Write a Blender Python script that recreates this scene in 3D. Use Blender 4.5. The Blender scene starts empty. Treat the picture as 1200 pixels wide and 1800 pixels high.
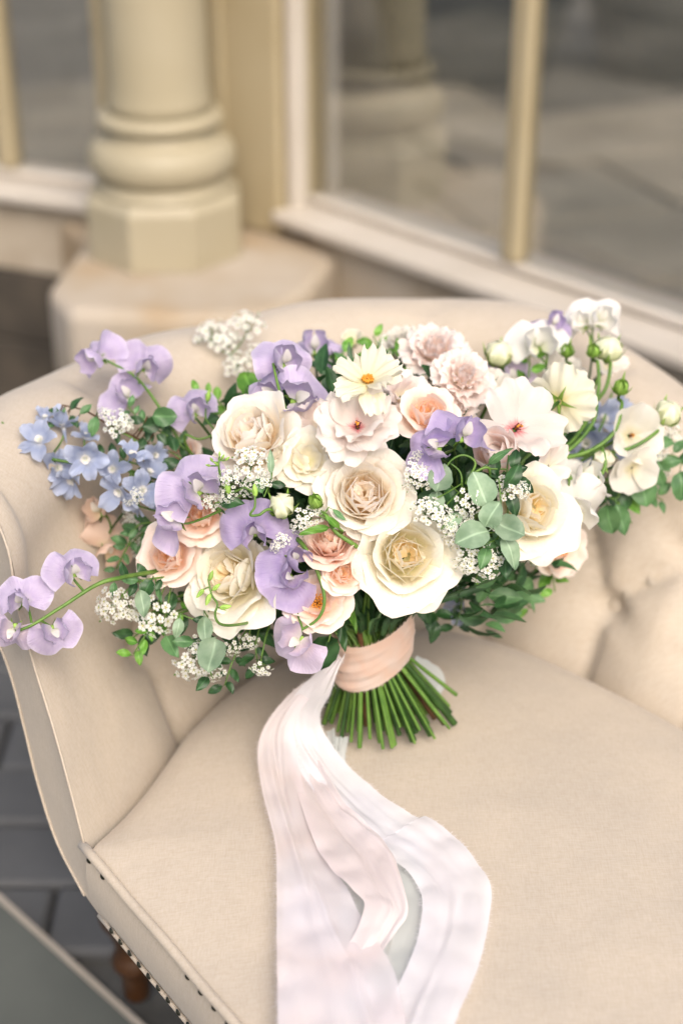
import bpy, math, random
import numpy as np
from mathutils import Vector, Matrix

random.seed(7)
rng = np.random.default_rng(11)
SC = bpy.context.scene
COL = SC.collection

# ------------------------------------------------------------------ camera, sky, sun, exposure
F = 2750.0                       # focal length in photograph pixels
PITCH = math.radians(28.9)
CAM = np.array([0.0, 0.0, 1.32])
RIGHT = np.array([1.0, 0, 0])
FWD = np.array([0, math.cos(PITCH), -math.sin(PITCH)])
UP = np.array([0, math.sin(PITCH), math.cos(PITCH)])

cd = bpy.data.cameras.new("camera")
cam = bpy.data.objects.new("camera", cd)
COL.objects.link(cam)
cd.sensor_fit = 'VERTICAL'
cd.sensor_height = 36.0
cd.sensor_width = 24.0
cd.lens = F / 1800.0 * 36.0
cd.clip_start = 0.02
cd.clip_end = 200.0
cam.location = CAM
cam.rotation_euler = (math.radians(90) - PITCH, 0, 0)
cd.dof.use_dof = True
cd.dof.focus_distance = 1.245
cd.dof.aperture_fstop = 2.5
cd.dof.aperture_blades = 9
SC.camera = cam

world = bpy.data.worlds.new("World")
SC.world = world
world.use_nodes = True
wn = world.node_tree.nodes
wl = world.node_tree.links
bg = wn.get("Background") or wn.new("ShaderNodeBackground")
sky = wn.new("ShaderNodeTexSky")
sky.sky_type = 'NISHITA'
sky.sun_disc = False
SUN_EL, SUN_AZ = math.radians(46), math.radians(165)
sky.sun_elevation = SUN_EL
sky.sun_rotation = SUN_AZ
sky.air_density = 1.0
sky.dust_density = 6.0
sky.ozone_density = 0.6
wl.new(sky.outputs[0], bg.inputs[0])
bg.inputs[1].default_value = 0.132

sl = bpy.data.lights.new("sun", 'SUN')
sun = bpy.data.objects.new("sun", sl)
COL.objects.link(sun)
sl.energy = 1.15
sl.angle = math.radians(35)
sl.color = (1.0, 0.975, 0.95)
# sky azimuth is measured from +Y towards +X
sdir = Vector((math.sin(SUN_AZ) * math.cos(SUN_EL), math.cos(SUN_AZ) * math.cos(SUN_EL), math.sin(SUN_EL)))
sun.rotation_euler = sdir.to_track_quat('Z', 'Y').to_euler()

SC.view_settings.view_transform = 'Standard'
SC.view_settings.look = 'None'
SC.view_settings.exposure = 0.74
SC.view_settings.gamma = 1.0
SC.render.engine = 'CYCLES'
SC.cycles.max_bounces = 18
SC.cycles.diffuse_bounces = 12
SC.cycles.transmission_bounces = 12
SC.cycles.transparent_max_bounces = 12

# ------------------------------------------------------------------ helpers
def at(px, py, d):
    """a point of the place: photograph pixel and metres along the view axis"""
    return CAM + d * (FWD + RIGHT * ((px - 600) / F) + UP * ((900 - py) / F))

def on_z(px, py, z):
    ray = FWD + RIGHT * ((px - 600) / F) + UP * ((900 - py) / F)
    return CAM + ray * ((z - CAM[2]) / ray[2])

def norm(v):
    v = np.asarray(v, float)
    return v / (np.linalg.norm(v) + 1e-12)

def lin(r, g, b, k=1.0):
    def f(c):
        c = c / 255.0
        return c / 12.92 if c <= 0.04045 else ((c + 0.055) / 1.055) ** 2.4
    return (f(r) * k, f(g) * k, f(b) * k, 1.0)

def frame(origin, z, up=None, roll=0.0, s=1.0):
    z = norm(z)
    up = UP if up is None else np.asarray(up, float)
    y = up - z * np.dot(up, z)
    if np.linalg.norm(y) < 1e-4:
        y = RIGHT - z * np.dot(RIGHT, z)
    y = norm(y)
    x = np.cross(y, z)
    c, sn = math.cos(roll), math.sin(roll)
    x, y = x * c + y * sn, -x * sn + y * c
    m = np.eye(4)
    m[:3, 0], m[:3, 1], m[:3, 2], m[:3, 3] = x * s, y * s, z * s, origin
    return m

def rotz(a):
    m = np.eye(4)
    m[0, 0] = m[1, 1] = math.cos(a)
    m[0, 1], m[1, 0] = -math.sin(a), math.sin(a)
    return m

def rotx(a):
    m = np.eye(4)
    m[1, 1] = m[2, 2] = math.cos(a)
    m[1, 2], m[2, 1] = -math.sin(a), math.sin(a)
    return m

def trans(v):
    m = np.eye(4)
    m[:3, 3] = v
    return m

def scl(x, y=None, z=None):
    y = x if y is None else y
    z = x if z is None else z
    return np.diag([x, y, z, 1.0])

def mesh(name, verts, faces, mats, pv=None, smooth=True, mat_idx=None):
    me = bpy.data.meshes.new(name)
    me.from_pydata([tuple(map(float, v)) for v in verts], [], [tuple(int(i) for i in f) for f in faces])
    for m in (mats if isinstance(mats, (list, tuple)) else [mats]):
        me.materials.append(m)
    if smooth:
        me.polygons.foreach_set("use_smooth", [True] * len(me.polygons))
    if mat_idx is not None:
        me.polygons.foreach_set("material_index", list(map(int, mat_idx)))
    if pv is not None:
        a = me.attributes.new("pv", 'FLOAT_VECTOR', 'POINT')
        a.data.foreach_set("vector", np.asarray(pv, float).ravel())
    me.update()
    return me

WM = {}

def _npm(m):
    return Matrix([list(map(float, r)) for r in m])

def thing(name, label, cat, loc, group=None, kind=None):
    o = bpy.data.objects.new(name, None)
    o.empty_display_size = 0.02
    COL.objects.link(o)
    m = trans(loc)
    o.matrix_basis = _npm(m)
    o["label"] = label
    o["category"] = cat
    if group:
        o["group"] = group
    if kind:
        o["kind"] = kind
    WM[o.name] = m
    return o

def part(name, me, parent, M=None, label=None, kind=None):
    o = bpy.data.objects.new(name, me)
    COL.objects.link(o)
    M = np.eye(4) if M is None else M
    o.parent = parent
    o.matrix_basis = _npm(np.linalg.inv(WM[parent.name]) @ M)
    WM[o.name] = M
    if label:
        o["label"] = label
    if kind:
        o["kind"] = kind
    return o

def solo(name, me, label=None, cat=None, group=None, kind=None, M=None):
    o = bpy.data.objects.new(name, me)
    COL.objects.link(o)
    M = np.eye(4) if M is None else M
    o.matrix_basis = _npm(M)
    WM[o.name] = M
    for k, v in (("label", label), ("category", cat), ("group", group), ("kind", kind)):
        if v:
            o[k] = v
    return o

class MB:
    """collects vertices and faces for ONE mesh"""
    def __init__(self):
        self.v, self.f, self.pv, self.mi = [], [], [], []
    def add(self, verts, faces, pv=None, mi=0):
        b = len(self.v)
        self.v.extend(verts)
        self.f.extend([[i + b for i in f] for f in faces])
        self.pv.extend(pv if pv is not None else [(0, 0, 0)] * len(verts))
        self.mi.extend([mi] * len(faces))
    def grid(self, P, pv=None, closed_u=False, mi=0):
        nv, nu = P.shape[:2]
        fs = []
        for j in range(nv - 1):
            for i in range(nu if closed_u else nu - 1):
                i2 = (i + 1) % nu
                fs.append((j * nu + i, j * nu + i2, (j + 1) * nu + i2, (j + 1) * nu + i))
        self.add(P.reshape(-1, 3).tolist(), fs, None if pv is None else pv.reshape(-1, 3).tolist(), mi)
    def tube(self, path, rad, n=7, mi=0, cap=True, cap_mi=None):
        path = np.asarray(path, float)
        rad = np.broadcast_to(np.asarray(rad, float), (len(path),))
        t = np.gradient(path, axis=0)
        t /= np.linalg.norm(t, axis=1)[:, None] + 1e-12
        a = np.array([0, 0, 1.0]) if abs(t[0][2]) < 0.8 else np.array([1.0, 0, 0])
        rings = []
        x = norm(np.cross(t[0], a))
        for k in range(len(path)):
            x = norm(x - t[k] * np.dot(x, t[k]))
            y = np.cross(t[k], x)
            ang = np.arange(n) * 2 * math.pi / n
            rings.append(path[k] + rad[k] * (np.cos(ang)[:, None] * x + np.sin(ang)[:, None] * y))
        P = np.array(rings)
        pv = np.zeros(P.shape)
        pv[:, :, 1] = np.linspace(0, 1, len(path))[:, None]
        pv[:, :, 0] = np.linspace(-1, 1, n)[None]
        b = len(self.v)
        self.grid(P, pv, True, mi)
        if cap:
            cm = mi if cap_mi is None else cap_mi
            self.f.append([b + i for i in range(n)][::-1]); self.mi.append(mi)
            e = b + (len(path) - 1) * n
            # own vertices so that the cut end stays sharp
            self.add(P[-1].tolist(), [list(range(n))], None, cm)
    def box(self, lo, hi, mi=0, M=None):
        lo, hi = np.array(lo, float), np.array(hi, float)
        vs = np.array([[(lo, hi)[i][0], (lo, hi)[j][1], (lo, hi)[k][2]] for i in (0, 1) for j in (0, 1) for k in (0, 1)])
        if M is not None:
            vs = vs @ M[:3, :3].T + M[:3, 3]
        fs = [(0, 1, 3, 2), (4, 6, 7, 5), (0, 4, 5, 1), (2, 3, 7, 6), (0, 2, 6, 4), (1, 5, 7, 3)]
        self.add(vs.tolist(), fs, None, mi)
    def lathe(self, prof, n=48, M=None, mi=0):
        prof = np.array(prof, float)
        ang = np.arange(n) * 2 * math.pi / n
        P = np.stack([prof[:, 0][:, None] * np.cos(ang), prof[:, 0][:, None] * np.sin(ang), np.repeat(prof[:, 1][:, None], n, 1)], -1)
        if M is not None:
            P = P @ M[:3, :3].T + M[:3, 3]
        b = len(self.v)
        self.grid(P, None, True, mi)
        e = b + (len(prof) - 1) * n
        self.f.append([e + i for i in range(n)]); self.mi.append(mi)
        self.f.append([b + i for i in range(n)][::-1]); self.mi.append(mi)
    def build(self, name, mats, smooth=True):
        return mesh(name, self.v, self.f, mats, self.pv, smooth, self.mi)

def bevel(o, w, seg=2):
    m = o.modifiers.new("bevel", 'BEVEL')
    m.width = w
    m.segments = seg
    m.limit_method = 'ANGLE'
    return o

def cr(pts, n=8):
    """Catmull-Rom through points"""
    p = np.asarray(pts, float)
    p = np.vstack([2 * p[0] - p[1], p, 2 * p[-1] - p[-2]])
    out = []
    for i in range(1, len(p) - 2):
        t = np.linspace(0, 1, n, endpoint=False)[:, None]
        a, b, c, d = p[i - 1], p[i], p[i + 1], p[i + 2]
        out.append(0.5 * (2 * b + (c - a) * t + (2 * a - 5 * b + 4 * c - d) * t ** 2 + (3 * b - a - 3 * c + d) * t ** 3))
    out.append(p[-2][None])
    return np.vstack(out)

def bez(p0, p1, p2, p3, n=12):
    t = np.linspace(0, 1, n)[:, None]
    return (1 - t) ** 3 * p0 + 3 * (1 - t) ** 2 * t * p1 + 3 * (1 - t) * t ** 2 * p2 + t ** 3 * p3

# ------------------------------------------------------------------ materials
def newmat(name):
    m = bpy.data.materials.new(name)
    m.use_nodes = True
    nt = m.node_tree
    nt.nodes.clear()
    return m, nt.nodes, nt.links, nt.nodes.new("ShaderNodeOutputMaterial")

def ramp(N, stops):
    r = N.new("ShaderNodeValToRGB")
    cr_ = r.color_ramp
    while len(cr_.elements) < len(stops):
        cr_.elements.new(0.5)
    for e, (p, c) in zip(cr_.elements, stops):
        e.position, e.color = p, c
    return r

def noise(N, L, scale, detail=4, vec=None, rough=0.55):
    n = N.new("ShaderNodeTexNoise")
    n.inputs["Scale"].default_value = scale
    n.inputs["Detail"].default_value = detail
    n.inputs["Roughness"].default_value = rough
    if vec is not None:
        L.new(vec, n.inputs["Vector"])
    return n

def mapping(N, L, vec, sc=(1, 1, 1), rot=(0, 0, 0)):
    mp = N.new("ShaderNodeMapping")
    mp.inputs["Scale"].default_value = sc
    mp.inputs["Rotation"].default_value = rot
    L.new(vec, mp.inputs["Vector"])
    return mp.outputs[0]

def mottled(name, c1, c2, scale=6, rough=0.7, bump=0.1, bscale=60, c3=None, spec=0.4, bdist=0.004):
    m, N, L, out = newmat(name)
    p = N.new("ShaderNodeBsdfPrincipled")
    g = N.new("ShaderNodeNewGeometry")
    n = noise(N, L, scale, 6, g.outputs["Position"])
    st = [(0.3, c1), (0.7, c2)] if c3 is None else [(0.28, c1), (0.52, c2), (0.74, c3)]
    r = ramp(N, st)
    L.new(n.outputs[0], r.inputs[0])
    L.new(r.outputs[0], p.inputs["Base Color"])
    p.inputs["Roughness"].default_value = rough
    p.inputs["Specular IOR Level"].default_value = spec
    if bump:
        b = N.new("ShaderNodeBump")
        b.inputs["Strength"].default_value = bump
        b.inputs["Distance"].default_value = bdist
        n2 = noise(N, L, bscale, 6, g.outputs["Position"])
        L.new(n2.outputs[0], b.inputs["Height"])
        L.new(b.outputs[0], p.inputs["Normal"])
    L.new(p.outputs[0], out.inputs[0])
    return m

def linen(name, c, c_dark):
    """woven linen: fine warp and weft threads, slubs and a slight mottling"""
    m, N, L, out = newmat(name)
    p = N.new("ShaderNodeBsdfPrincipled")
    tc = N.new("ShaderNodeTexCoord")
    v = tc.outputs["Object"]
    rot = (0.35, 0.2, math.radians(-54))
    warp = noise(N, L, 1.0, 3, mapping(N, L, v, (900, 110, 900), rot))
    weft = noise(N, L, 1.0, 3, mapping(N, L, v, (110, 900, 110), rot))
    mx = N.new("ShaderNodeMath"); mx.operation = 'ADD'
    L.new(warp.outputs[0], mx.inputs[0]); L.new(weft.outputs[0], mx.inputs[1])
    half = N.new("ShaderNodeMath"); half.operation = 'MULTIPLY'; half.inputs[1].default_value = 0.5
    L.new(mx.outputs[0], half.inputs[0])
    r = ramp(N, [(0.32, c_dark), (0.62, c)])
    L.new(half.outputs[0], r.inputs[0])
    big = noise(N, L, 9, 4, v)
    r2 = ramp(N, [(0.35, (0.93, 0.93, 0.93, 1)), (0.65, (1.03, 1.02, 1.0, 1))])
    L.new(big.outputs[0], r2.inputs[0])
    mul = N.new("ShaderNodeMix"); mul.data_type = 'RGBA'; mul.blend_type = 'MULTIPLY'
    mul.inputs[0].default_value = 1.0
    L.new(r.outputs[0], mul.inputs[6]); L.new(r2.outputs[0], mul.inputs[7])
    L.new(mul.outputs[2], p.inputs["Base Color"])
    p.inputs["Roughness"].default_value = 0.85
    p.inputs["Specular IOR Level"].default_value = 0.15
    p.inputs["Sheen Weight"].default_value = 0.15
    b = N.new("ShaderNodeBump"); b.inputs["Strength"].default_value = 0.35; b.inputs["Distance"].default_value = 0.0006
    L.new(half.outputs[0], b.inputs["Height"])
    wr = noise(N, L, 13, 4, v)
    b2 = N.new("ShaderNodeBump"); b2.inputs["Strength"].default_value = 0.42; b2.inputs["Distance"].default_value = 0.006
    L.new(wr.outputs[0], b2.inputs["Height"])
    L.new(b2.outputs[0], b.inputs["Normal"])
    L.new(b.outputs[0], p.inputs["Normal"])
    L.new(p.outputs[0], out.inputs[0])
    return m

def petal_mat(name, stops, transl=0.35, vein=0.5, rough=0.55, vary=0.05, noise_amt=0.15):
    """a petal: colour runs from claw to rim, veins along it, light passes through"""
    m, N, L, out = newmat(name)
    a = N.new("ShaderNodeAttribute"); a.attribute_name = "pv"
    sep = N.new("ShaderNodeSeparateXYZ"); L.new(a.outputs["Vector"], sep.inputs[0])
    vv = mapping(N, L, a.outputs["Vector"], (9, 1.1, 1))
    nv = noise(N, L, 1.6, 4, vv)
    add = N.new("ShaderNodeMath"); add.operation = 'MULTIPLY_ADD'
    L.new(nv.outputs[0], add.inputs[0]); add.inputs[1].default_value = noise_amt * 2
    sub = N.new("ShaderNodeMath"); sub.operation = 'SUBTRACT'; sub.inputs[1].default_value = noise_amt
    L.new(sep.outputs[1], add.inputs[2]); L.new(add.outputs[0], sub.inputs[0])
    r = ramp(N, stops); L.new(sub.outputs[0], r.inputs[0])
    oi = N.new("ShaderNodeObjectInfo")
    hsv = N.new("ShaderNodeHueSaturation")
    mr = N.new("ShaderNodeMapRange"); mr.inputs[3].default_value = 1 - vary * 1.6; mr.inputs[4].default_value = 1 + vary * 0.6
    L.new(oi.outputs["Random"], mr.inputs[0]); L.new(mr.outputs[0], hsv.inputs["Value"])
    L.new(r.outputs[0], hsv.inputs["Color"])
    p = N.new("ShaderNodeBsdfPrincipled")
    L.new(hsv.outputs[0], p.inputs["Base Color"])
    p.inputs["Roughness"].default_value = rough
    p.inputs["Specular IOR Level"].default_value = 0.25
    p.inputs["Sheen Weight"].default_value = 0.08
    b = N.new("ShaderNodeBump"); b.inputs["Strength"].default_value = vein; b.inputs["Distance"].default_value = 0.0012
    n3 = noise(N, L, 2.2, 5, mapping(N, L, a.outputs["Vector"], (14, 1.6, 1)))
    L.new(n3.outputs[0], b.inputs["Height"]); L.new(b.outputs[0], p.inputs["Normal"])
    t = N.new("ShaderNodeBsdfTranslucent"); L.new(hsv.outputs[0], t.inputs[0]); L.new(b.outputs[0], t.inputs["Normal"])
    mx = N.new("ShaderNodeMixShader"); mx.inputs[0].default_value = transl
    L.new(p.outputs[0], mx.inputs[1]); L.new(t.outputs[0], mx.inputs[2])
    L.new(mx.outputs[0], out.inputs[0])
    return m

def leaf_mat(name, c1, c2, rough=0.5, spec=0.35, transl=0.2, back=None):
    m, N, L, out = newmat(name)
    a = N.new("ShaderNodeAttribute"); a.attribute_name = "pv"
    g = N.new("ShaderNodeNewGeometry")
    n = noise(N, L, 70, 3, g.outputs["Position"])
    r = ramp(N, [(0.35, c1), (0.65, c2)]); L.new(n.outputs[0], r.inputs[0])
    # pale midrib
    sep = N.new("ShaderNodeSeparateXYZ"); L.new(a.outputs["Vector"], sep.inputs[0])
    ab = N.new("ShaderNodeMath"); ab.operation = 'ABSOLUTE'; L.new(sep.outputs[0], ab.inputs[0])
    mr = N.new("ShaderNodeMapRange"); mr.inputs[1].default_value = 0.03; mr.inputs[2].default_value = 0.12
    mr.inputs[3].default_value = 0.45; mr.inputs[4].default_value = 0.0
    L.new(ab.outputs[0], mr.inputs[0])
    mixc = N.new("ShaderNodeMix"); mixc.data_type = 'RGBA'
    L.new(mr.outputs[0], mixc.inputs[0]); L.new(r.outputs[0], mixc.inputs[6])
    mixc.inputs[7].default_value = tuple(min(1, c * 1.7 + 0.02) for c in c2[:3]) + (1,)
    oi = N.new("ShaderNodeObjectInfo")
    hsv = N.new("ShaderNodeHueSaturation")
    m2 = N.new("ShaderNodeMapRange"); m2.inputs[3].default_value = 0.8; m2.inputs[4].default_value = 1.2
    L.new(oi.outputs["Random"], m2.inputs[0]); L.new(m2.outputs[0], hsv.inputs["Value"])
    L.new(mixc.outputs[2], hsv.inputs["Color"])
    p = N.new("ShaderNodeBsdfPrincipled")
    L.new(hsv.outputs[0], p.inputs["Base Color"])
    p.inputs["Roughness"].default_value = rough
    p.inputs["Specular IOR Level"].default_value = spec
    t = N.new("ShaderNodeBsdfTranslucent"); L.new(hsv.outputs[0], t.inputs[0])
    mx = N.new("ShaderNodeMixShader"); mx.inputs[0].default_value = transl
    L.new(p.outputs[0], mx.inputs[1]); L.new(t.outputs[0], mx.inputs[2])
    L.new(mx.outputs[0], out.inputs[0])
    return m

M = {}
M['linen'] = linen("linen", lin(211, 199, 183, 0.72), lin(199, 185, 166, 0.71))
M['paint'] = mottled("cream_paint", lin(201, 189, 158, .55), lin(209, 198, 170, .55), 5, 0.5, 0.05, 40)
M['ochre'] = mottled("ochre_paint", lin(196, 180, 144, .57), lin(204, 189, 155, .57), 5, 0.5, 0.05, 40)
M['sill'] = mottled("pale_sill", lin(212, 202, 188, .66), lin(222, 213, 201, .66), 7, 0.6, 0.1, 50)
M['stone'] = mottled("sandstone", lin(170, 150, 124, .58), lin(202, 188, 167, .62), 5, 0.85, 0.35, 45, lin(212, 200, 183, .62))
M['stone_warm'] = mottled("rusty_sandstone", lin(196, 166, 124, .58), lin(204, 189, 168, .60), 4.5, 0.85, 0.35, 45, lin(212, 200, 185, .62))
M['stone_shaded'] = mottled("shaded_stone", lin(52, 48, 43, .7), lin(78, 71, 62, .7), 4, 0.9, 0.4, 40, lin(112, 100, 86, .7))  # dark stone tone with the shade low on the wall put into its colour
M['flag'] = mottled("paving_flag", lin(142, 136, 122, .40), lin(178, 171, 155, .45), 2.4, 0.8, 0.3, 30, lin(198, 190, 174, .5))
M['joint'] = mottled("joint_sand", lin(64, 64, 62), lin(84, 83, 80), 20, 0.95, 0.3, 80)
M['paver'] = mottled("grey_paver", lin(90, 91, 92, .60), lin(104, 105, 106, .60), 6, 0.75, 0.3, 90, lin(114, 115, 116, .60))
M['slab'] = mottled("green_grey_slab", lin(106, 110, 104, .52), lin(124, 128, 121, .52), 5, 0.6, 0.1, 90)
M['trim'] = mottled("pale_trim", lin(186, 176, 160, .66), lin(198, 188, 174, .66), 8, 0.6, 0.1, 50)
M['wood'] = mottled("turned_walnut", lin(48, 29, 15), lin(74, 47, 26), 18, 0.4, 0.1, 60)
M['nail'] = mottled("dark_bronze", lin(38, 40, 34), lin(60, 60, 50), 30, 0.35, 0, 1)
M['nail'].node_tree.nodes["Principled BSDF"].inputs["Metallic"].default_value = 0.6
M['planter'] = mottled("dark_planter", lin(30, 36, 38), lin(44, 50, 52), 6, 0.5, 0.1, 30)

def glass_mat():
    m, N, L, out = newmat("window_glass")
    t = N.new("ShaderNodeBsdfTransparent"); t.inputs[0].default_value = (0.93, 0.91, 0.87, 1)
    g = N.new("ShaderNodeBsdfGlossy"); g.inputs["Roughness"].default_value = 0.02
    g.inputs[0].default_value = (0.9, 0.93, 0.93, 1)
    lw = N.new("ShaderNodeLayerWeight"); lw.inputs[0].default_value = 0.5
    pw = N.new("ShaderNodeMath"); pw.operation = 'POWER'; pw.inputs[1].default_value = 3.0
    L.new(lw.outputs["Facing"], pw.inputs[0])
    mr = N.new("ShaderNodeMapRange"); mr.inputs[3].default_value = 0.17; mr.inputs[4].default_value = 0.9
    L.new(pw.outputs[0], mr.inputs[0])
    mx = N.new("ShaderNodeMixShader"); L.new(mr.outputs[0], mx.inputs[0])
    L.new(t.outputs[0], mx.inputs[1]); L.new(g.outputs[0], mx.inputs[2])
    L.new(mx.outputs[0], out.inputs[0])
    return m
M['glass'] = glass_mat()

# ------------------------------------------------------------------ ground, terrace paving
W0 = np.array([-0.0597, 2.648]); WE = np.array([0.678, -0.735]); WN = np.array([-0.735, -0.678])   # right-hand wall line and its outward normal
V0 = np.array([-0.47, 2.76]); VE = np.array([-0.925, 0.38]); VN = np.array([-0.38, -0.925])         # left-hand wall line
PIER = np.array([-0.27, 2.62])

mb = MB()
mb.add([(-12, -6, -0.02), (12, -6, -0.02), (12, 16, -0.02), (-12, 16, -0.02)], [(0, 1, 2, 3)])
ground = solo("terrace_ground", mb.build("terrace_ground", M['joint']), kind="structure")

def paver_mesh(name, lx, ly, h, mat, seed):
    r = np.random.default_rng(seed)
    mb = MB()
    b = 0.006
    j = lambda: r.uniform(-0.0015, 0.0015)
    lo = [(-lx / 2, -ly / 2), (lx / 2, -ly / 2), (lx / 2, ly / 2), (-lx / 2, ly / 2)]
    V = [(x + j(), y + j(), -h) for x, y in lo] + [(x + j(), y + j(), -b) for x, y in lo] + \
        [(x - math.copysign(b, x), y - math.copysign(b, y), j() * 0.5) for x, y in lo]
    fs = [(8, 9, 10, 11)]
    for k in range(4):
        k2 = (k + 1) % 4
        fs += [(k, k2, 4 + k2, 4 + k), (4 + k, 4 + k2, 8 + k2, 8 + k)]
    mb.add(V, fs)
    return mb.build(name, mat, smooth=False)

pmesh = [paver_mesh("paver", 0.232, 0.108, 0.018, M['paver'], k) for k in range(4)]
# rows run across the picture, brick bond
for row in range(0, 13):
    y = 1.395 + row * 0.114
    off = 0.119 * (row % 2) + 0.03
    for k in range(-5, 1):
        x = -0.02 + k * 0.238 + off
        if x > 0.15:
            continue
        # keep to the near side of the building and to the far side of the slab edge
        if np.dot(np.array([x, y]) - V0, VN) < 0.17 and x < -0.45:
            continue
        if np.dot(np.array([x, y]) - PIER, np.array([0, -1])) < 0.28 and x > -0.6:
            continue
        if (x + 0.41) * 0.72 + (y - 1.416) * 0.693 < -0.1:
            continue
        part("paver", pmesh[(row * 3 + k) % 4], ground, trans((x, y, 0.0 + rng.uniform(-.001, .001))))

# the smooth slab with the pale edging in the near left corner
e = norm(np.array([0.179, -0.186, 0])); n2 = np.array([-e[1], e[0], 0]) * -1
p0 = np.array([-0.41, 1.416, 0])
mb = MB()
a, b_ = p0 - e * 1.5, p0 + e * 2.2
q = [a, b_, b_ + n2 * 0.5, a + n2 * 0.5]
mb.add([tuple(v + np.array([0, 0, z])) for z in (-0.019, 0.004) for v in q],
       [(4, 5, 6, 7), (0, 1, 5, 4), (1, 2, 6, 5), (2, 3, 7, 6), (3, 0, 4, 7)])
sm = mb.build("smooth_slab", M['slab'], False)
bm_fix = solo("paving_slab", sm, kind="structure")
mb = MB()
w = 0.008
q = [a - n2 * w, b_ - n2 * w, b_ - n2 * 0.0005, a - n2 * 0.0005]
mb.add([tuple(v + np.array([0, 0, z])) for z in (-0.019, 0.006) for v in q],
       [(4, 5, 6, 7), (0, 1, 5, 4), (1, 2, 6, 5), (2, 3, 7, 6), (3, 0, 4, 7)])
solo("slab_kerb", mb.build("slab_kerb", M['trim'], False), kind="structure")

# stone flags behind the glass and on the terrace to the left (they show in the glass)
fmesh = [paver_mesh("flagstone", sx, sy, 0.019, M['flag'], 20 + i) for i, (sx, sy) in enumerate([(0.58, 0.47), (0.62, 0.47), (0.55, 0.47)])]
R_W = np.eye(4); R_W[:2, 0] = norm(np.array([0.93, 0.36])); R_W[:2, 1] = norm(np.array([-0.36, 0.93]))
inner = solo("conservatory_floor", (lambda m_: (m_.box((-3.2, 2.6, -0.06), (4.2, 6.9, -0.024)), m_.build("conservatory_floor", M['joint'], False))[1])(MB()), kind="structure")
for i in range(-1, 8):
    for j in range(-5, 8):
        c = np.array([0.35, 3.1, 0]) + R_W[:3, 0] * ((i - 2) * 0.6 + 0.2 * (j % 2)) + R_W[:3, 1] * (j * 0.49)
        if np.dot(c[:2] - W0, WN) > -0.42 or np.dot(c[:2] - V0, VN) > -0.42 or c[1] > 5.35 or abs(c[0]) > 2.9:
            continue
        part("flagstone", fmesh[(i + j) % 3], inner, trans(c) @ R_W)

R_S = np.eye(4); R_S[:3, 0] = e; R_S[:3, 1] = n2
for i in range(-5, 3):
    for j in range(6):
        c = p0 + e * (0.6 * i + 0.2 * (j % 2)) + n2 * (0.75 + 0.49 * j)
        if np.dot(c[:2] - V0, VN) < 0.5:
            continue
        part("flagstone", fmesh[(i + 2 * j) % 3], ground, trans(c * [1, 1, 0]) @ R_S)

# ------------------------------------------------------------------ the glazed bay: dwarf walls, windows, column
def wall_M(o, e_, z=0.0):
    m = np.eye(4)
    m[:2, 0] = e_
    n_ = np.array([-e_[1], e_[0]])
    m[:2, 1] = n_
    m[0, 3], m[1, 3], m[2, 3] = o[0], o[1], z
    return m

# right-hand wall: local x along the wall, local y into the building
MR = wall_M(W0, WE)
t = thing("dwarf_wall", "pale sandstone dwarf wall under the long white sill, to the right of the column", "stone wall", (W0[0], W0[1], 0))
for row in range(3):
    off = 0.0 if row % 2 == 0 else -0.27
    for k in range(0, 5):
        lo, hi = max(-0.03, k * 0.55 + off), min(2.2, (k + 1) * 0.55 + off)
        if hi - lo < 0.05:
            continue
        mb = MB()
        mb.box((lo + .002, 0.0 + rng.uniform(0, .003), row * 0.1425 - 0.02 * (row == 0)), (hi - .002, 0.2, row * 0.1425 + 0.1395), M=MR)
        o = part("stone_block", mb.build("stone_block", M['stone'], False), t)
        bevel(o, 0.006)
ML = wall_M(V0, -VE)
t = thing("dwarf_wall", "dwarf wall with lower courses coloured dark as in shade, at the left edge, behind the column", "stone wall", (V0[0], V0[1], 0))
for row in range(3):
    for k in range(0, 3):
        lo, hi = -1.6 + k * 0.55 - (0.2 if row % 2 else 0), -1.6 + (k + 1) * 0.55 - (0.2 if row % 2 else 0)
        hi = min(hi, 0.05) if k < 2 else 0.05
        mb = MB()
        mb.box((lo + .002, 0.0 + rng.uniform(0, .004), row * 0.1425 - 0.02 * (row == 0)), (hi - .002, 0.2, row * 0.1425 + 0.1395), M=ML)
        o = part("stone_block", mb.build("stone_block", M['stone'] if row == 2 else M['stone_shaded'], False), t)  # lower courses carry painted shade, the top course is plain stone
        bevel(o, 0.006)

def bar(mb, lo, hi, Mx):
    mb.box(lo, hi, M=Mx)

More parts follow.
